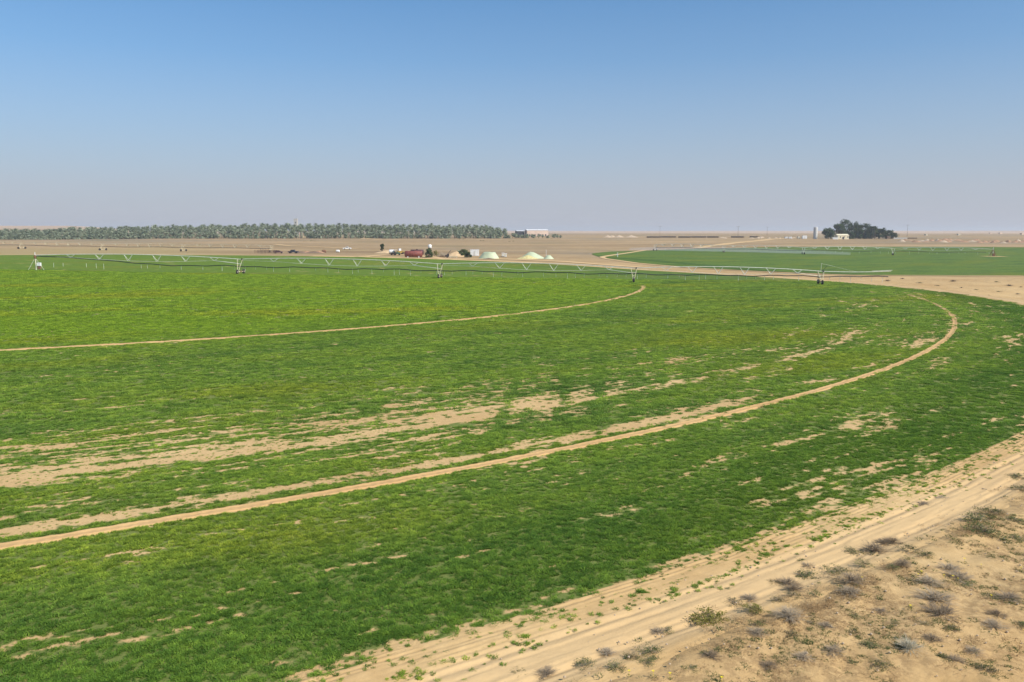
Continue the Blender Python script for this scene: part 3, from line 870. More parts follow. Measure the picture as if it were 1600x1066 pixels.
MB().tube([(pv[0], pv[1], pz + 4.2), (pv[0], pv[1], pz + 5.0)], .09, 8).build('beacon_post', M['white'], pt)
MB().box(pv[0] + .6, pv[0] + 1.5, pv[1] - .5, pv[1] + .1, pz + 1.2, pz + 2.1).build('control_box', M['white'], pt)
MB().box(pv[0] + .65, pv[0] + 1.35, pv[1] - .4, pv[1] + .0, pz + .3, pz + 1.18).build('pump_motor', M['rust'], pt)
tops = [Vector((pv[0], pv[1], pz + 4.15))] + [Vector((x, y, ztw((x, y)) + h)) for (x, y), h in zip(TW, HT)]
STN = [.175, .315, .455, .595, .735, .875]; DEP = [.85, 1.45, 1.8, 1.85, 1.5, .85]
dirs = (tops[4] - tops[1]); ANG = math.atan2(dirs.y, dirs.x)
for k in range(4):
    span(root, tops[k], tops[k + 1], .75, STN, DEP, 2.05, 19, M['galv'], 10 + k)
e = tops[4]; ux = Vector((math.cos(ANG), math.sin(ANG), 0))
endp = e + ux * 17.2 + Vector((0, 0, .15))
ov = MB().tube([e + ux * 17.2 * t + Vector((0, 0, -.22 * math.sin(t * 3.1) + .15 * t)) for t in np.linspace(0, 1, 9)], .09, 8).build('overhang_pipe', M['galv'], root)
for s in (-1, 1):
    MB().tube([e + Vector((0, s * .3, 2.0)), e + ux * 9 + Vector((0, 0, -.15))], .01, 4).build('stay_cable', M['galv'], ov)
MB().tube([e + Vector((0, 0, 0)), e + Vector((0, 0, 2.1))], .05, 6).build('mast', M['galv'], ov)
MB().tube([e + ux * .2, e + ux * 1.4 + Vector((0, 0, 1.3))], .05, 6).build('mast_brace', M['dark'], ov)
MB().tube([endp - ux * 4.6, endp + ux * .3 + Vector((0, 0, .22))], .05, 6).build('end_boom', M['galv'], ov)
for k in range(6):
    c = e + ux * (2.2 + 2.6 * k); g = float(base(c.x, c.y))
    link('drop_hose', UNIT_DROP, ov, (c.x, c.y, g + 2.0), 0, (1, 1, .9 + .5 * (k % 3) / 2))
for (x, y), tp in zip(TW, tops[1:]):
    drive_tower(root, (x, y), tp.z, ANG, M['galv_yel'])
hp = [tops[0] + Vector((.6, -.2, -.2)), tops[0] + Vector((3, -.2, -.35)), tops[0] + Vector((8, -.2, -.5)), tops[0] + Vector((13, -.3, -.9))]
for t in np.linspace(.10, 1.075, 90):
    L = t * 4; k = min(int(L), 3); f = L - k
    c = tops[k].lerp(tops[k + 1], f) if k < 3 or f <= 1 else tops[4] + ux * (f - 1) * 55
    x = c.x
    if x < hp[3].x + 1: continue
    g = float(base(c.x, c.y)) + 2.1 + .12 * math.sin(t * 61) + .10 * math.sin(t * 143)
    wgt = min(1, max(0, (x - hp[3].x) / 22)); wgt = wgt * wgt * (3 - 2 * wgt)
    hp.append(Vector((c.x, c.y - .2, (hp[3].z - .02 * (x - hp[3].x)) * (1 - wgt) + g * wgt)))
hose(root, hp, .125, M['black'])
reroot(root)

# second machine, in the field beyond
def far_machine(pvt, tws, label, htop, mats, seed, over=0., pivot=True, drops=10, arch=.7):
    rt = thing('pivot_irrigator', (pvt[0], pvt[1], tz(*pvt)), label, 'irrigator', 'centre pivot irrigators')
    z = tz(*pvt)
    if pivot:
        p = MB().tube([(pvt[0], pvt[1], z), (pvt[0], pvt[1], z + 4.6)], .14, 8).build('pivot_tower', M['galv'], rt)
        for a in (.5, 2.07, 3.64, 5.21):
            MB().tube([(pvt[0] + 2.2 * math.cos(a), pvt[1] + 2.2 * math.sin(a), z - .05), (pvt[0], pvt[1], z + 3.6)], .10, 6).build('leg', M['rust'], p)
        MB().box(pvt[0] - .5, pvt[0] + .5, pvt[1] - .8, pvt[1] - .2, z + .2, z + 1.6).build('control_box', M['rust'], p)
    pts = [Vector((pvt[0], pvt[1], z + htop))] + [Vector((x, y, tz(x, y) + htop)) for x, y in tws]
    for k in range(len(tws)):
        span(rt, pts[k], pts[k + 1], arch, STN, [q * .9 for q in DEP], 2.0, drops, mats, seed + k, tail=False, pr=.085, sr=.075)
        dd = pts[k + 1] - pts[k]
        drive_tower(rt, tws[k], pts[k + 1].z, math.atan2(dd.y, dd.x), mats, full=False)
    hp = []
    for k in range(len(tws)):
        for f in np.linspace(0, 1, 14, endpoint=k == len(tws) - 1):
            c = pts[k].lerp(pts[k + 1], f)
            hp.append(Vector((c.x, c.y - .2, tz(c.x, c.y) + 2.1 + .15 * math.sin(f * 9 + k))))
    hose(rt, hp[1:], .12, M['black'])
    reroot(rt)
    return rt
far_machine((246.6, 410.5), [(202.3, 425.3), (155.7, 428), (118.0, 446), (84.0, 470)], 'distant pivot irrigation arm spraying mist over the far green field', 3.7, M['galv'], 60)
far_machine((-345, 500), [(-285, 466), (-223.1, 437), (-172.6, 421), (-122, 407)], 'thin idle pivot irrigation arm standing on bare ground before the palm grove', 3.5, M['galv_yel'], 80, pivot=True, drops=0, arch=.4)

# fine spray under the far machine
def spray(a, b, hgt, half):
    A, B = Vector((*a, tz(*a))), Vector((*b, tz(*b)))
    d = (B - A).normalized(); n = Vector((-d.y, d.x, 0)) * half
    bm = MB(); K = 10; st = []
    prof = [(-1., .1), (-.8, .75), (-.3, 1.), (.3, 1.), (.8, .75), (1., .1)]
    for k in range(K):
        c = A.lerp(B, k / (K - 1)); c.z = tz(c.x, c.y)
        tp = math.sin(math.pi * (.08 + .84 * k / (K - 1))) ** .4
        for q, zz in prof: bm.v.append(tuple(c + n * q * tp + Vector((0, 0, .15 + hgt * zz * tp))))
    m_ = len(prof)
    for k in range(K - 1):
        for q in range(m_):
            j = (q + 1) % m_
            bm.f.append((k * m_ + q, k * m_ + j, (k + 1) * m_ + j, (k + 1) * m_ + q))
    bm.f.append(tuple(range(m_))[::-1]); bm.f.append(tuple((K - 1) * m_ + q for q in range(m_)))
    bm.f = [f[::-1] for f in bm.f]
    m, nt, bs = new_mat('water_mist'); nt.nodes.remove(bs)
    v = N(nt, 'ShaderNodeVolumePrincipled'); v.inputs['Color'].default_value = (.93, .96, 1, 1); v.inputs['Density'].default_value = .034
    nt.links.new(v.outputs[0], nt.nodes['Material Output'].inputs['Volume'])
    tag(bm.build('water_spray', m), 'pale water mist drifting under the distant irrigation arm', 'spray', kind='stuff')
spray((70, 476), (178, 421), 2.6, 7)

# ------------------------------------------------------------------ trees
def palm_crown(seed, n=70, r=3.9, droop=1.0):
    R = random.Random(seed); b = MB()
    for i in range(n):
        a = i * 2.39996 + R.uniform(-.2, .2); el = math.radians(R.uniform(-55, 80)); L = r * R.uniform(.8, 1.1)
        d = Vector((math.cos(a), math.sin(a), 0)); side = Vector((-d.y, d.x, 0))
        prev = None; pts = []
        for k in range(6):
            t = k / 5
            ang = el - t * t * 1.25 * droop
            pts.append(pts[-1] + (d * math.cos(ang) + Vector((0, 0, math.sin(ang)))) * (L / 5) if pts else Vector((0, 0, 0)))
        for k in range(5):
            p, q = pts[k], pts[k + 1]
            wd = (.2, .5, .62, .55, .3)[k] * r / 3.6
            for s in (-1, 1):
                out = side * s * wd + Vector((0, 0, .16 * wd))
                fwd = (q - p) * .45
                b.quad(p, p.lerp(q, .72), p.lerp(q, .72) + out + fwd, p + out * .85 + fwd)
    return b
CROWNS = [palm_crown(800 + k).mesh('crown', M['palm_leaf']) for k in range(5)]
UNIT_TRUNK = MB().tube([(0, 0, -.3), (.05, 0, .3), (-.03, .03, .7), (0, 0, 1.0)], [.34, .27, .24, .26], 8).mesh('trunk', M['bark'])
def palm(x, y, h, cr, k, label, group):
    z = tz(x, y)
    t = thing('date_palm', (x, y, z), label, 'palm tree', group, random.uniform(0, 6.28))
    link('trunk', UNIT_TRUNK, t, (0, 0, 0), 0, (1, 1, h))
    link('crown', CROWNS[k % 5], t, (0, 0, h), 0, (cr * 1.12, cr * 1.12, cr * .92))
    return t
gd = lambda px: np.interp(px, [-60, 0, 200, 400, 560, 700, 800, 900], [740, 760, 800, 825, 830, 840, 850, 900])
gh = lambda px: np.interp(px, [-60, 0, 60, 130, 300, 420, 640, 750, 785, 810, 900], [6.6, 6.8, 7.2, 9.0, 11.0, 12.6, 12.4, 11.5, 9.5, 6.0, 4.2])
PL = ('low bushy date palm in the front row of the long grove', 'bushy date palm in the second row of the long grove', 'taller date palm in the third row of the long grove')
rowmul = (.24, .42, .62)
R = random.Random(5)
cnt = 0
for row in range(3):
    px = -45 + row * 4.0
    while px < 876:
        d = gd(px) + row * 9 + R.uniform(-4, 4)
        if not (473 < px < 480) and not (px > 805 and row > 1) and not (px > 835 and R.random() < .4) and R.random() > .05:
            x, y = at_depth(px, d)
            h = float(gh(px)) * rowmul[row] * R.uniform(.72, 1.22) if px < 795 else float(gh(px)) * .5 * R.uniform(.5, 1.2)
            palm(x, y, max(.9, h), R.uniform(.78, 1.22) if px < 800 else R.uniform(.55, .9), R.randrange(5), PL[row], 'palms of the date grove'); cnt += 1
        px += (8.2, 9.2, 10.4)[row] * R.uniform(.65, 1.35)
# deeper rows of the grove, seen only as tops
cm = [np.array([v.co[:] for v in c.vertices]) for c in CROWNS]
cf = [np.array([p.vertices[:] for p in c.polygons]) for c in CROWNS]
V, Fq, off = [], [], 0
for row in range(3, 9):
    px = -45 + row * 3.1
    while px < 790:
        if not (475.5 < px < 477.5):
            d = gd(px) + row * 10 + R.uniform(-4, 4); x, y = at_depth(px, d)
            h = float(gh(px)) * (.72, .82, .9, .95, .98, 1.0)[row - 3] * R.uniform(.8, 1.14); k = R.randrange(5); a = R.uniform(0, 6.28)
            c, s = math.cos(a), math.sin(a); m_ = cm[k]
            sc = R.uniform(.8, 1.2)
            V.append(np.stack([(m_[:, 0] * c - m_[:, 1] * s) * sc + x, (m_[:, 0] * s + m_[:, 1] * c) * sc + y, m_[:, 2] * sc + tz(x, y) + h], -1)); Fq.append(cf[k] + off); off += len(m_)
            tb = np.array([(dx, dy, dz) for dz in (0, h) for dx, dy in ((.25, 0), (0, .25), (-.25, 0), (0, -.25))]) + np.array([x, y, tz(x, y)])
            V.append(tb); Fq.append(np.array([(j, (j + 1) % 4, 4 + (j + 1) % 4, 4 + j) for j in range(4)]) + off); off += 8
        px += 10.5 * R.uniform(.65, 1.35)
me = bpy.data.meshes.new('palm_grove')
me.from_pydata(np.concatenate(V).tolist(), [], np.concatenate(Fq).tolist()); me.materials.append(M['palm_leaf'])
tag(link('palm_grove', me), 'mass of palm tops in the deeper rows of the date grove', 'palm grove', kind='stuff')

def broad_tree(name, x, y, h, rad, seed, label, group=None, leaf=.5, nl=2600, mat='tree_leaf', low=.12):
    R = random.Random(seed); z = tz(x, y)
    t = thing(name, (x, y, z), label, 'tree', group)
    b = MB(); b.tube([(0, 0, -.3), (.1, 0, h * .2), (0, .1, h * .42)], [h * .035, h * .028, h * .02], 8)
    cl = []
    for k in range(24):
        a = k * 2.4 + R.uniform(-.4, .4); q = rad * math.sqrt(R.uniform(.02, 1)) * .82; zz = h * R.uniform(low, .9)
        shrink = 1 - .55 * max(0, (zz / h - .55) / .45) ** 1.3
        c = Vector((q * math.cos(a) * shrink, q * math.sin(a) * shrink, zz)); cl.append((c, rad * R.uniform(.2, .36)))
        if k < 12: b.tube([(0, 0, h * R.uniform(.15, .38)), tuple(c * .55 + Vector((0, 0, h * .12))), tuple(c)], [h * .014, h * .009, h * .004], 5)
    cl.append((Vector((0, 0, h * .9)), rad * .25))
    b.build('trunk', M['bark'], t)
    lf = MB()
    for i in range(nl):
        c, q = R.choice(cl)
        v = Vector((R.gauss(0, 1), R.gauss(0, 1), R.gauss(0, .8))); v = v.normalized() * q * R.uniform(.55, 1.08)
        p = c + v; p.z = max(p.z, .15)
        u = Vector((R.gauss(0, 1), R.gauss(0, 1), R.gauss(0, 1))).normalized(); w_ = u.orthogonal().normalized(); s = leaf * R.uniform(.5, 1.2)
        lf.quad(p - u * s, p + w_ * s * .6, p + u * s, p - w_ * s * .6)
    lf.build('crown', M[mat], t)
    return t
# farmstead trees on the right
D = 800
for k, (px, dd, hpx, wpx, lb) in enumerate([
        (1290, 805, 16, 24, 'small round dark tree at the silo end of the farmstead clump'),
        (1306, 830, 22, 24, 'medium dark tree behind the cream farmhouse, silo side'),
        (1317, 845, 29, 30, 'tallest broad dark tree rising behind the cream farmhouse'),
        (1332, 835, 25, 28, 'broad dark tree behind the right wall of the cream farmhouse'),
        (1345, 815, 23, 26, 'wide dark tree midway along the farmstead clump'),
        (1357, 810, 19, 20, 'lower dark tree beside the palms of the farmstead clump'),
        (1369, 812, 15, 18, 'low dark tree behind the palms of the farmstead clump'),
        (1383, 815, 12, 20, 'wide low dark tree behind the outer farmstead palms'),
        (1337, 803, 15, 18, 'low dense tree in front of the tall farmstead trees'),
        (1350, 803, 14, 18, 'low dense tree below the wide farmstead tree'),
        (1326, 800, 11, 12, 'low grey-green bushy tree against the farmhouse corner')]):
    x, y = at_depth(px, dd)
    broad_tree('shade_tree', x, y, hpx * dd / F, wpx * dd / F / 2, 900 + k, lb, 'trees round the farmstead', leaf=.6, nl=3200)
for k, (px, dd, h, lb) in enumerate([(1362, 802, 11.0, 'tall palm with twin head at the end of the farmstead trees'), (1358, 800, 10.5, 'palm leaning against the dark farmstead trees'), (1375, 803, 9.2, 'single slender palm standing clear beyond the farmstead trees'),
                                     (1368, 798, 4.5, 'short bushy palm below the slender farmstead palm'), (1381, 800, 4.2, 'short bushy palm beside the farmstead shed'), (1390, 802, 4.4, 'outermost short palm of the farmstead clump'), (1394, 806, 3.6, 'smallest palm at the open end of the farmstead clump')]):
    x, y = at_depth(px, dd)
    p = palm(x, y, h, .8 if h > 6 else .95, k, lb, 'palms at the farmstead')
    for ch in p.children:
        if ch.name.startswith('crown'):
            ch.data = ch.data.copy(); ch.data.materials[0] = M['tree_leaf']

# ------------------------------------------------------------------ farm buildings and far structures
def place(px, d): 
    x, y = at_depth(px, d); return (x, y, tz(x, y))
def silo(px, d, h, r, label):
    t = thing('silo', place(px, d), label, 'silo')
    MB().lathe([(r, -.4), (r, h * .97), (r * .97, h), (.2, h + .35)], 24).build('shaft', M['concrete'], t)
    for k in range(1, 6): MB().lathe([(r + .01, h * k / 6 - .12), (r + .09, h * k / 6 - .1), (r + .09, h * k / 6 + .1), (r + .01, h * k / 6 + .12)], 20).build('hoop', M['concrete'], t)
    lad = MB(); lad.tube([(-r - .1, -.3, 0), (-r - .1, -.3, h)], .05, 4); lad.tube([(-r - .1, .3, 0), (-r - .1, .3, h)], .05, 4)
    for k in range(14): lad.tube([(-r - .1, -.3, h * k / 14), (-r - .1, .3, h * k / 14)], .04, 4)
    lad.build('ladder', M['dark'], t)
silo(1270, 815, 11.6, 1.9, 'tall grey concrete cylinder silo left of the farmstead trees')

def water_tower():
    d = 1000; t = thing('water_tower', place(466, d), 'pale concrete water tower rising above the palm grove', 'tower')
    h = 22; 
    MB().box(-2.0, 2.0, -2.0, 2.0, -.5, h).build('shaft', M['oldconcrete'], t)
    MB().box(-2.15, 2.15, -2.15, 2.15, h, h + .5).build('cap', M['oldconcrete'], t)
    for k in range(4): MB().box(-.6, .6, -2.04, -1.9, 3 + k * 4.6, 4.6 + k * 4.6).build('window', M['dark'], t)
    for s in (-1, 1): MB().box(-2.08, -1.9, -2.08 if s < 0 else 1.9, -1.9 if s < 0 else 2.08, -.5, h).build('corner_pier', M['oldconcrete'], t)
    MB().tube([(.8, 0, h + .5), (.8, 0, h + 3.2)], .06, 5).build('aerial', M['dark'], t)
water_tower()

def gable_shed(name, px, d, L, Wd, h, rise, rz, wall, roof, label, cat, group=None, doors=0, wins=0):
    t = thing(name, place(px, d), label, cat, group, rz)
    prof = [(-Wd / 2, -.3), (Wd / 2, -.3), (Wd / 2, h), (0, h + rise), (-Wd / 2, h)]
    b = MB().prism(prof, -L / 2, L / 2); b.v = [(y, x, z) for x, y, z in b.v]; b.f = [f[::-1] for f in b.f]
    b.build('wall', wall, t)
    rf = MB()
    for s in (-1, 1):
        e = s * (Wd / 2 + .3); ez = h - .3 * rise / (Wd / 2)
        a0, a1 = (-L / 2 - .3, 0, h + rise + .06), (L / 2 + .3, 0, h + rise + .06); b0, b1 = (-L / 2 - .3, e, ez + .06), (L / 2 + .3, e, ez + .06)
        up = Vector((0, 0, .12))
        rf.quad(a0, a1, b1, b0); rf.quad(*(tuple(Vector(q) + up) for q in (a0, b0, b1, a1)))
        rf.quad(b0, b1, tuple(Vector(b1) + up), tuple(Vector(b0) + up))
    rf.build('roof', roof, t)
    for k in range(doors):
        cx = -L / 2 + L * (k + .5) / doors
        MB().box(cx - .9, cx + .9, -Wd / 2 - .06, -Wd / 2 + .1, 0, min(2.4, h * .8)).build('door', M['dark'], t)
    for k in range(wins):
        cx = -L / 2 + L * (k + .5) / wins + .9
        w_ = MB().box(cx - .5, cx + .5, -Wd / 2 - .05, -Wd / 2 + .1, h * .42, h * .75).build('window', M['glass'], t)
        MB().box(cx - .6, cx + .6, -Wd / 2 - .1, -Wd / 2 + .02, h * .36, h * .415).build('sill', M['white'], w_)
    return t
gable_shed('warehouse', 838, 1120, 30, 16, 7.6, 1.4, math.radians(10), M['wallpink'], M['roofmetal'], 'long warehouse with white roof behind the end of the palm grove', 'warehouse', doors=4)
gable_shed('warehouse_end', 812, 1125, 11, 14, 6.6, .8, math.radians(10), M['dark'], M['roofmetal'], 'dark left end of the long warehouse, set as a lower block', 'building', doors=1)  # separate dark block for the warehouse's dark left end
gable_shed('farmhouse', 1310.5, 786, 11.5, 7, 3.7, 1.3, math.radians(6), M['cream'], M['cream'], 'small cream farmhouse half hidden under the dark trees', 'house', doors=1, wins=3)
# lower white side wing of the farmhouse
gable_shed('garden_wall', 1301, 782, 5, .6, 1.6, .1, 0, M['white'], M['white'], 'low white garden wall left of the cream farmhouse', 'wall')
def white_box(px, d, L, h, label, name='white_container', cat='container', group=None, mat='white'):
    t = thing(name, place(px, d), label, cat, group)
    MB().box(-L / 2, L / 2, -1.3, 1.3, .1, h).build('body', M[mat], t)
    MB().box(-L / 2 - .06, L / 2 + .06, -1.36, 1.36, h, h + .14).build('roof', M['roofmetal'], t)
    for s in (-1, 1): MB().box(s * L * .36 - .15, s * L * .36 + .15, -1.2, 1.2, -.3, .098).build('skid', M['dark'], t)
    MB().box(-.45, .45, -1.34, -1.2, .15, h * .8).build('door', M['concrete'], t)
white_box(1253, 812, 4.4, 3.2, 'largest white container beside the grey silo')
white_box(1244, 815, 2.0, 2.2, 'narrow cream cabin next to the largest white container', mat='cream')
white_box(1231, 818, 2.6, 1.8, 'low white trough nearest the farmstead containers')
white_box(1225, 820, 2.6, 1.8, 'low white trough farthest from the grey silo')
gable_shed('garden_shed', 1383, 796, 3.2, 3, 2.2, .4, 0, M['wood'], M['wood'], 'small brown shed under the farmstead palms', 'shed')
gable_shed('low_wall', 1402, 790, 14, .5, .9, .05, .1, M['concrete'], M['concrete'], 'low pale wall running out from the farmstead shed', 'wall')
gable_shed('low_wall', 1418, 800, 12, .5, .7, .05, -.05, M['wood'], M['wood'], 'dark low wall on the plain beyond the pale wall', 'wall')

def shelter(px, d, L, Wd, h, label, group, rz=0.):
    t = thing('livestock_shelter', place(px, d), label, 'shelter', group, rz)
    MB().box(-L / 2, L / 2, -Wd / 2, Wd / 2, h, h + .22).build('roof', M['shedroof'], t)
    n = max(2, int(L / 6))
    for k in range(n + 1):
        for s in (-1, 1):
            x = -L / 2 + .2 + (L - .4) * k / n
            MB().tube([(x, s * (Wd / 2 - .2), -.3), (x, s * (Wd / 2 - .2), h + .05)], .09, 5).build('post', M['wood'], t)
    MB().box(-L / 2, L / 2, Wd / 2 - .1, Wd / 2, -.2, h - .01).build('back_wall', M['wood'], t)
for px, d, L in ((1020, 905, 22), (1042, 915, 26), (1068, 900, 20), (1090, 910, 24), (1112, 905, 18), (1150, 900, 20), (1176, 905, 14)):
    shelter(px, d, L * .72, 4, 1.35, 'long low dark livestock shelter on the far plain right of the palm grove', 'livestock shelters on the far plain')
def heap(name, px, d, L, Wd, h, mat, label, cat, group=None, seed=0, skew=0., rough=.35, rz=0., flat=0.):
    n = 26; u = np.linspace(-1, 1, n)
    U, Vv = np.meshgrid(u, u, indexing='xy')
    q = np.maximum(np.abs(U + skew * (1 - np.abs(U))) ** 2 + np.abs(Vv) ** 2, 0)
    z = np.clip(1 - np.sqrt(q), 0, 1)
    if flat: z = np.minimum(z / (1 - flat), 1)
    z = z * (1 + rough * (fbm(U * 3 + seed, Vv * 3, 201 + seed, 4) - .5) * 2)
    z = np.where(q > 1, -.06, z)
    me = grid_mesh(name, U * L / 2, Vv * Wd / 2, z * h - .05, M[mat], smooth=True)
    o = link(name, me, None, place(px, d), rz)
    return tag(o, label, cat, group)
for k in range(44):
    px = 1402 + k * 4.6 + R.uniform(-3, 3); dd = 690 + R.uniform(-25, 55) - k * .8
    heap('rubble_heap', px, dd, R.uniform(4, 10), R.uniform(3, 6), R.uniform(.8, 2.2), 'rubble' if R.random() < .8 else 'palerubble', 'low broken rubble heap in the reddish band behind the far green field', 'rubble heap', 'rubble heaps behind the far field', k)
for k in range(16):
    px = R.uniform(1120, 1240); dd = 840 + R.uniform(-15, 40)
    heap('spoil_heap', px, dd, R.uniform(3, 8), 3.5, R.uniform(.7, 1.8), 'palerubble', 'low sandy spoil heap on the far plain before the silo', 'heap', 'spoil heaps on the far plain', 40 + k)
for k, (px, dd, L) in enumerate(((948, 930, 12), (966, 935, 14), (985, 930, 18), (955, 950, 10))):
    heap('sand_mound', px, dd, L, 7, 2.6, 'palerubble', 'pale pointed sand mound on the plain beyond the palm grove', 'mound', 'sand mounds past the grove', 60 + k)
def pole(px, d, h, label, bar=True):
    t = thing('utility_pole', place(px, d), label, 'pole', 'utility poles')
    MB().tube([(0, 0, -.5), (0, 0, h)], [.17, .11], 6).build('post', M['wood'], t)
    if bar:
        MB().box(-1.9, 1.9, -.09, .09, h - .6, h - .38).build('crossarm', M['wood'], t)
        for q in (-1.7, 0, 1.7): MB().lathe([(.05, h - .378), (.09, h - .3), (.05, h - .1)], 6, (q, 0, 0)).build('insulator', M['white'], t)
for px, d, h, l in ((1150, 900, 12.5, 'tall thin utility pole with crossarm between shelters and silo'), (1029, 1150, 14, 'thin utility pole on the horizon above the dark shelters'), (1195, 1200, 13, 'thin utility pole on the horizon left of the silo'), (1412, 1000, 15, 'thin utility pole on the plain right of the farmstead')):
    pole(px, d, h, l)
for k, (px, d, L) in enumerate(((1492, 1300, 4.5), (1441, 1280, 3), (1590, 1500, 7), (1556, 1900, 10), (1540, 2000, 8))):
    gable_shed('far_hut', px, d, L, 4, 2.0, .5, .2 * k, M['cream'] if k < 2 else M['wallpink'], M['palerubble'], ('small pale hut alone on the far plain beyond the rubble', 'tiny pale hut on the plain nearer the farmstead', 'low reddish hut on the horizon beyond the rubble band', 'pinkish shed on the skyline, longer of a pair', 'pinkish shed on the skyline, shorter of a pair')[k], 'hut', 'huts on the far plain')

# ------------------------------------------------------------------ farmyard beyond the near field
def cyl_tank(px, d, L, r, mat, label, rz=0.):
    x, y, z = place(px, d)
    t = thing('fuel_tank', (x, y, z), label, 'tank', None, rz)
    b = MB().lathe([(r * .55, -L / 2 - .22), (r * .9, -L / 2 - .1), (r, -L / 2), (r, L / 2), (r * .9, L / 2 + .1), (r * .55, L / 2 + .22)], 20)
    b.v = [(zz, xx, yy + r + .25) for xx, yy, zz in b.v]; b.build('shell', M[mat], t, True)
    for k in range(1, 5):
        c = -L / 2 + L * k / 5
        rb = MB().lathe([(r + .003, -.07), (r + .05, -.05), (r + .05, .05), (r + .003, .07)], 20); rb.v = [(zz + c, xx, yy + r + .25) for xx, yy, zz in rb.v]; rb.build('band', M[mat], t)
    for s in (-1, 1): MB().box(s * L * .33 - .25, s * L * .33 + .25, -r * .8, r * .8, -.2, .6).build('saddle', M['concrete'], t)
    MB().lathe([(.35, 2 * r + .2), (.35, 2 * r + .5), (.1, 2 * r + .55)], 10).build('hatch', M['dark'], t)
cyl_tank(647, 356, 7.4, 1.35, 'tank_red', 'rust-red cylindrical tank lying at the edge of the near field')
cyl_tank(652.5, 378, 5.8, 1.25, 'tank_dark', 'dark maroon cylindrical tank lying behind the rust-red one')
def bagdome(px, d, r, label):
    heap('white_bag', px, d, r * 2, r * 1.8, r * 1.1, 'white', label, 'bag', 'white bags between the tanks', int(px), flat=.35, rough=.15)
bagdome(645.5, 366, 1.5, 'flatter white bulk bag heaped between the two tanks'); bagdome(655.5, 366, 1.4, 'rounder white bulk bag heaped between the two tanks')
def wheel_y(b, x, y, r, wd):                 # axle along y
    q = MB().lathe([(r * .5, -wd / 2), (r * .93, -wd / 2), (r, -wd * .3), (r, wd * .3), (r * .93, wd / 2), (r * .5, wd / 2)], 14)
    b.v += []; n = len(b.v)
    b.v += [(x + X, y + Z, r + Y) for X, Y, Z in q.v]; b.f += [tuple(n + k for k in f) for f in q.f]
    return b
def car(px, d, rz, mat, label, pickup=False, name='parked_car', cat='car', group=None):
    t = thing(name, place(px, d), label, cat, group, rz)
    if pickup:
        prof = [(-2.5, .45), (2.45, .45), (2.5, .95), (1.3, 1.08), (.75, 1.72), (-.75, 1.75), (-.85, 1.12), (-2.5, 1.1)]
    else:
        prof = [(-2.2, .38), (2.15, .38), (2.2, .8), (1.15, .95), (.55, 1.45), (-1.2, 1.46), (-1.9, 1.0), (-2.2, .92)]
    MB().prism(prof, -.85, .85).build('body', M[mat], t)
    g = MB()
    wz0, wz1 = (1.14, 1.6) if pickup else (1.0, 1.36)
    for s in (-1, 1):
        y = s * .858
        xs_ = (1.0, .66, -.66, -.72) if pickup else (.9, .5, -1.15, -1.6)
        q = [(xs_[0], y, wz0), (xs_[1], y, wz1), (xs_[2], y, wz1), (xs_[3], y, wz0)]
        g = MB(); g.quad(*(q if s < 0 else q[::-1])); g.build('side_window', M['glass'], t)
    fw = (1.26, 1.11, .80, 1.68) if pickup else (1.11, .98, .59, 1.42)
    ws = MB(); ws.quad((fw[0] + .02, -.74, fw[1] + .02), (fw[0] + .02, .74, fw[1] + .02), (fw[2] + .02, .68, fw[3] + .02), (fw[2] + .02, -.68, fw[3] + .02)); ws.build('windscreen', M['glass'], t)
    if pickup: MB().box(-2.42, -.95, -.72, .72, 1.105, 1.12).build('load_bed', M['dark'], t)
    for x in (-1.45, 1.5):
        for s in (-1, 1): wheel_y(MB(), x, s * .78, .36, .24).build('wheel', M['tyre'], t)
    for s in (-1, 1): MB().box(2.44 if pickup else 2.14, 2.53 if pickup else 2.24, s * .62 - .16, s * .62 + .16, .62, .8).build('headlight', M['white'], t)
car(544, 480, math.radians(188), 'white', 'white pickup truck driving the trail on the bare plain', True, 'pickup_truck', 'pickup')
car(437, 392, math.radians(12), 'tank_dark', 'dark maroon car parked at the far edge of the near field')
car(460, 395, math.radians(172), 'navy', 'dark blue car parked beside the low earth bank', True, 'pickup_truck', 'pickup')
def tractor(px, d, rz, mat, label, cab='white'):
    t = thing('tractor', place(px, d), label, 'tractor', None, rz)
    MB().prism([(-.9, .7), (1.9, .7), (1.95, 1.35), (.4, 1.55), (-.9, 1.5)], -.42, .42).build('hood', M[mat], t)
    for x in (-.95, .3):
        for s in (-1, 1): MB().tube([(x, s * .6, 1.3), (x * .9, s * .58, 2.5)], .06, 5).build('cab_post', M[mat], t)
    MB().box(-1.1, .45, -.72, .72, 2.48, 2.62).build('cab_roof', M[cab], t)
    MB().box(-.85, -.3, -.3, .3, 1.502, 1.85).build('seat', M['dark'], t)
    for s in (-1, 1):
        wheel_y(MB(), -.6, s * .85, .80, .42).build('rear_wheel', M['tyre'], t)
        wheel_y(MB(), 1.5, s * .72, .45, .28).build('front_wheel', M['tyre'], t)
    MB().tube([(1.2, .2, 1.45), (1.2, .2, 2.3)], .05, 6).build('exhaust', M['dark'], t)
tractor(620, 377, math.radians(8), 'green_paint', 'green tractor with open cab parked left of the rust-red tank')
t = thing('water_trailer', place(613, 378), 'white water tank trailer hitched behind the green tractor', 'trailer', None, .14)
b = MB().lathe([(.35, -1.25), (.8, -1.1), (.9, -.9), (.9, .9), (.8, 1.1), (.35, 1.25)], 16); b.v = [(z, x, y + 1.75) for x, y, z in b.v]; b.build('tank', M['white'], t, True)
MB().box(-1.3, 1.3, -.5, .5, .62, .84).build('chassis', M['dark'], t)
MB().tube([(1.3, 0, .7), (2.4, 0, .6)], .06, 5).build('drawbar', M['dark'], t)
for s in (-1, 1): wheel_y(MB(), 0, s * .75, .5, .3).build('wheel', M['tyre'], t)
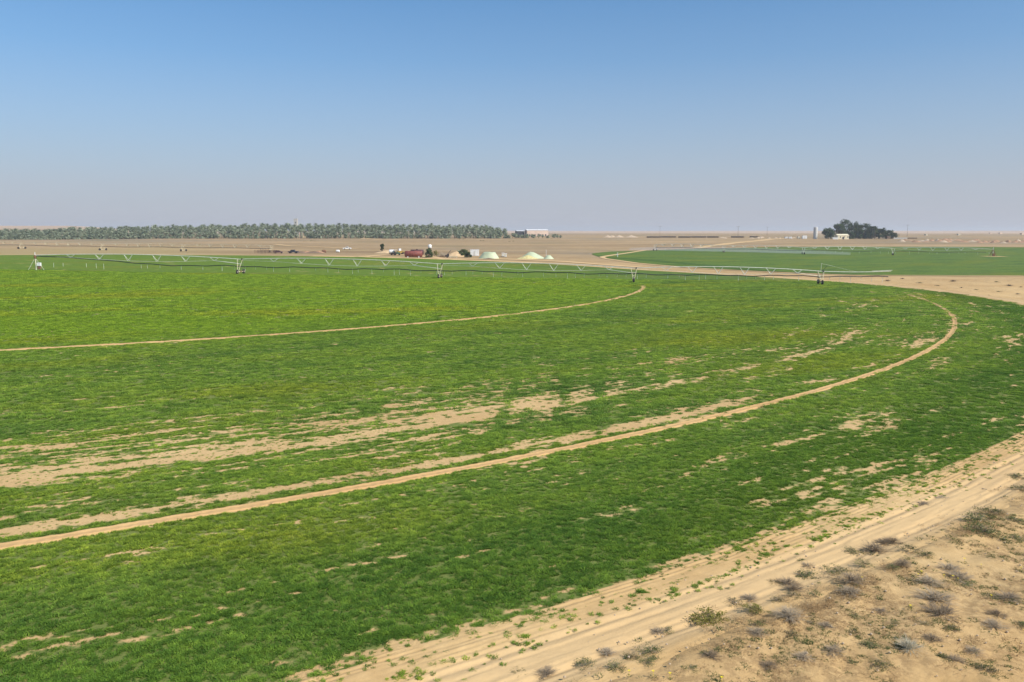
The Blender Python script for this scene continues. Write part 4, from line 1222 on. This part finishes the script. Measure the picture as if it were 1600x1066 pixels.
t = thing('loader', place(627, 395), 'small yellow loader standing behind the green tractor', 'loader', None, .5)
MB().prism([(-1.5, .6), (1.2, .6), (1.3, 1.4), (-.2, 1.6), (-1.5, 1.5)], -.6, .6).build('body', M['yellow_paint'], t)
MB().box(-1.0, .1, -.55, .55, 1.602, 2.7).build('cab', M['white'], t)
for s in (-1, 1):
    MB().tube([(-.6, s * .75, 1.5), (1.6, s * .75, 1.3), (2.3, s * .75, .5)], .1, 5).build('lift_arm', M['yellow_paint'], t)
    for x in (-.9, .9): wheel_y(MB(), x, s * .75, .5, .36).build('wheel', M['tyre'], t)
MB().prism([(2.2, .2), (2.9, .15), (2.75, .25), (2.35, .3), (2.3, .9), (2.2, .9)], -.95, .95).build('bucket', M['yellow_paint'], t)
# header tank on a stand behind the round tree
t = thing('header_tank', place(672.5, 372), 'white water tank on a tall stand behind the round tree', 'water tank')
MB().lathe([(.75, 3.7), (.85, 3.8), (.85, 5.0), (.5, 5.35), (.2, 5.4)], 14).build('tank', M['white'], t, True)
for a in (.78, 2.36, 3.93, 5.5): MB().tube([(1.0 * math.cos(a), 1.0 * math.sin(a), -.3), (.6 * math.cos(a), .6 * math.sin(a), 3.75)], .07, 5).build('leg', M['rust'], t)
MB().box(-.8, .8, -.8, .8, 3.56, 3.69).build('platform', M['wood'], t)
# yard trees
x, y = at_depth(598.5, 443); broad_tree('young_tree', x, y, 4.4, 1.35, 950, 'upright grey-green young tree on bare ground left of the tractor', 'farmyard trees', .28, 900, 'tree_leaf', .15)
x, y = at_depth(671.5, 358); broad_tree('round_tree', x, y, 4.2, 1.9, 951, 'round bushy tree right of the rust-red tank', 'farmyard trees', .3, 1500, 'tree_leaf', .08)
x, y = at_depth(682, 375); broad_tree('dry_bush', x, y, 2.6, 1.5, 952, 'brownish dry bush right of the round farmyard tree', 'farmyard trees', .22, 500, 'lime_leaf', .1)
x, y = at_depth(726, 372); broad_tree('thicket', x, y, 2.9, 2.6, 953, 'dark green thicket left of the small white cabin', 'farmyard trees', .28, 1300, 'tree_leaf', .06)
x, y = at_depth(732, 362); broad_tree('thicket', x, y, 2.3, 1.8, 954, 'lower dark bush below the thicket by the white cabin', 'farmyard trees', .25, 800, 'tree_leaf', .06)
x, y = at_depth(718.5, 376); palm(x, y, 1.2, .62, 2, 'spiky young palm sprouting from the sand bank by the white cabin', None)
x, y = at_depth(692, 366); broad_tree('grey_brush', x, y, 1.6, 2.8, 955, 'low grey brushwood right of the round farmyard tree', 'farmyard trees', .2, 700, 'twig', .06)
heap('sand_bank', 713, 372, 12, 7, 2.2, 'sandheap', 'rounded sandy bank behind the white trough', 'mound', seed=3)
heap('sand_bank', 607, 412, 15, 9, 1.5, 'sandheap', 'low pale sand bank left of the tractor', 'mound', seed=4)
white_box(742, 376, 4.0, 2.9, 'small white cabin between the thicket and the covered hay', 'white_cabin', 'cabin')
t = thing('feed_trough', place(709, 357), 'long pale feed trough lying at the edge of the near field', 'trough', None, .02)
MB().prism([(-.5, .75), (-.35, .15), (.35, .15), (.5, .75), (.42, .75), (.3, .25), (-.3, .25), (-.42, .75)], -1.8, 1.8).build('basin', M['cream'], t)
for ch in t.children: ch.rotation_euler.z = math.pi / 2
for q in (-1.3, 1.3): MB().box(q - .1, q + .1, -.4, .4, -.2, .148).build('foot', M['concrete'], t)
t = thing('grain_auger', place(699, 358), 'black machine with a raised auger arm beside the white trough', 'auger', None, .1)
MB().prism([(-1.0, .4), (.9, .4), (.9, 1.7), (.3, 1.75), (-.4, 1.1), (-1.0, 1.0)], -.6, .6).build('hopper', M['dark'], t)
MB().tube([(-.3, 0, 1.0), (1.9, .2, 3.4)], [.12, .08], 6).build('auger_arm', M['dark'], t)
for s in (-1, 1): wheel_y(MB(), .1, s * .7, .4, .2).build('wheel', M['tyre'], t)
MB().box(-3.4, -1.05, -.35, .35, .12, .42).build('drawbar', M['rust'], t)
# covered hay
heap('hay_stack', 764, 352, 9.4, 6, 2.9, 'tarp', 'trapezoid hay stack fully wrapped in pale green tarpaulin', 'hay stack', 'hay stacks by the near field', 5, -.15, .08, 0, .55)
heap('hay_stack', 832, 355, 11.5, 6, 2.9, 'tarp', 'peaked hay stack with its straw showing under slipped pale tarpaulin', 'hay stack', 'hay stacks by the near field', 6, .12, .14, 0, .15)
heap('straw_heap', 824, 352, 10, 4.5, 1.7, 'hay', 'loose yellow straw spilling from the peaked hay stack', 'straw heap', None, 7, 0, .35)
heap('hay_stack', 857, 352, 4.8, 4, 1.6, 'tarp', 'smallest tarpaulin-covered hay stack beside the peaked one', 'hay stack', 'hay stacks by the near field', 8, 0, .12, 0, .3)
heap('manure_heap', 764, 347, 7, 2.2, .7, 'wood', 'low dark heap in front of the trapezoid hay stack', 'heap', None, 9, 0, .6)
t = thing('marker_post', place(853, 370), 'thin white post standing behind the smallest hay stack', 'post')
MB().tube([(0, 0, -.3), (0, 0, 3.0)], .09, 6).build('shaft', M['white'], t); MB().lathe([(.12, 3.0), (.12, 3.12), (.04, 3.2)], 8).build('cap', M['white'], t)
for k, (px, d) in enumerate(((786, 372), (790, 366))):
    white_box(px, d, 1.2, 1.5, ('pale crate right of the trapezoid hay stack, farther of two', 'pale crate right of the trapezoid hay stack, nearer of two')[k], 'crate', 'crate', 'crates by the hay', 'cream')
# pens and clutter along the far edge of the near field
def pen(px, d, L, Wd, label, roof, rz=0.):
    t = thing('livestock_pen', place(px, d), label, 'pen', 'livestock pens', rz)
    n = max(3, int(L / 1.6))
    for s in (-1, 1):
        for k in range(n + 1):
            x = -L / 2 + L * k / n
            MB().tube([(x, s * Wd / 2, -.2), (x, s * Wd / 2, 1.6)], .07, 4).build('post', M['wood'], t)
        for z in (.5, .95, 1.4): MB().box(-L / 2, L / 2, s * Wd / 2 - .11, s * Wd / 2 - .072, z, z + .12).build('rail', M['wood'], t)
    if roof:
        MB().box(L * .0, L / 2 + .2, -Wd / 2 - .2, Wd / 2 + .2, 2.2, 2.34).build('roof', M['dark'], t)
        for x in (.1, L / 2):
            for s in (-1, 1): MB().tube([(x, s * Wd / 2 * .96, 1.6), (x, s * Wd / 2 * .96, 2.25)], .07, 4).build('roof_post', M['wood'], t)
pen(411, 390, 5.4, 4, 'brown livestock pen with a dark roof at the far edge of the near field', True)
pen(426, 391, 4.5, 3, 'open brown livestock pen between the roofed pen and the maroon car', False)
t = thing('scrap_tank', place(508, 410), 'small dark rusty tank on the low earth bank', 'tank')
b = MB().lathe([(.3, -1.1), (.65, -.95), (.72, -.8), (.72, .8), (.65, .95), (.3, 1.1)], 14); b.v = [(z, x, y + .75) for x, y, z in b.v]; b.build('shell', M['rust'], t, True)
for s in (-1, 1): MB().box(s * .6 - .12, s * .6 + .12, -.5, .5, -.2, .25).build('skid', M['dark'], t)
for k, (px, d, L) in enumerate(((480, 402, 9), (492, 400, 11), (500, 406, 8), (472, 398, 6))):
    heap('earth_bank', px, d, L, 3.5, 1.1, 'wood' if k % 2 else 'rubble', 'low brown earth bank between the parked vehicles and the dark tank', 'bank', 'earth banks by the parked vehicles', 70 + k)
t = thing('white_tank', place(529.5, 418), 'small white bulk tank lying on bare ground near the pickup trail', 'water tank')
b = MB().lathe([(.35, -.95), (.6, -.85), (.66, -.7), (.66, .7), (.6, .85), (.35, .95)], 12); b.v = [(z, x, y + .68) for x, y, z in b.v]; b.build('shell', M['white'], t, True)
for s in (-1, 1): MB().box(s * .5 - .1, s * .5 + .1, -.45, .45, -.15, .2).build('skid', M['dark'], t)
# small white figure in the second field, built from pipe shapes
t = thing('figure', place(964, 370), 'small white figure at the tip of the far green field', 'figure')
MB().tube([(0, 0, -.2), (0, 0, 1.9)], .14, 8).build('riser', M['white'], t); MB().tube([(-.1, 0, 1.6), (-.8, 0, .9)], .1, 6).build('elbow', M['white'], t)
MB().lathe([(.3, 1.9), (.3, 2.0), (.05, 2.1)], 10).build('cap', M['white'], t)

# ------------------------------------------------------------------ haze
hb = MB().box(-14600, 14600, -14600, 14600, -12, 60)
hm, nt, bs = new_mat('haze'); nt.nodes.remove(bs)
hv = N(nt, 'ShaderNodeVolumePrincipled'); hv.inputs['Color'].default_value = (.95, .95, .98, 1); hv.inputs['Density'].default_value = .00016
hv.inputs['Anisotropy'].default_value = .1
nt.links.new(hv.outputs[0], nt.nodes['Material Output'].inputs['Volume'])
tag(hb.build('haze', hm), 'thin pale desert haze over the whole plain', 'haze', kind='stuff')
print('palms', cnt, 'objects', len(bpy.data.objects))
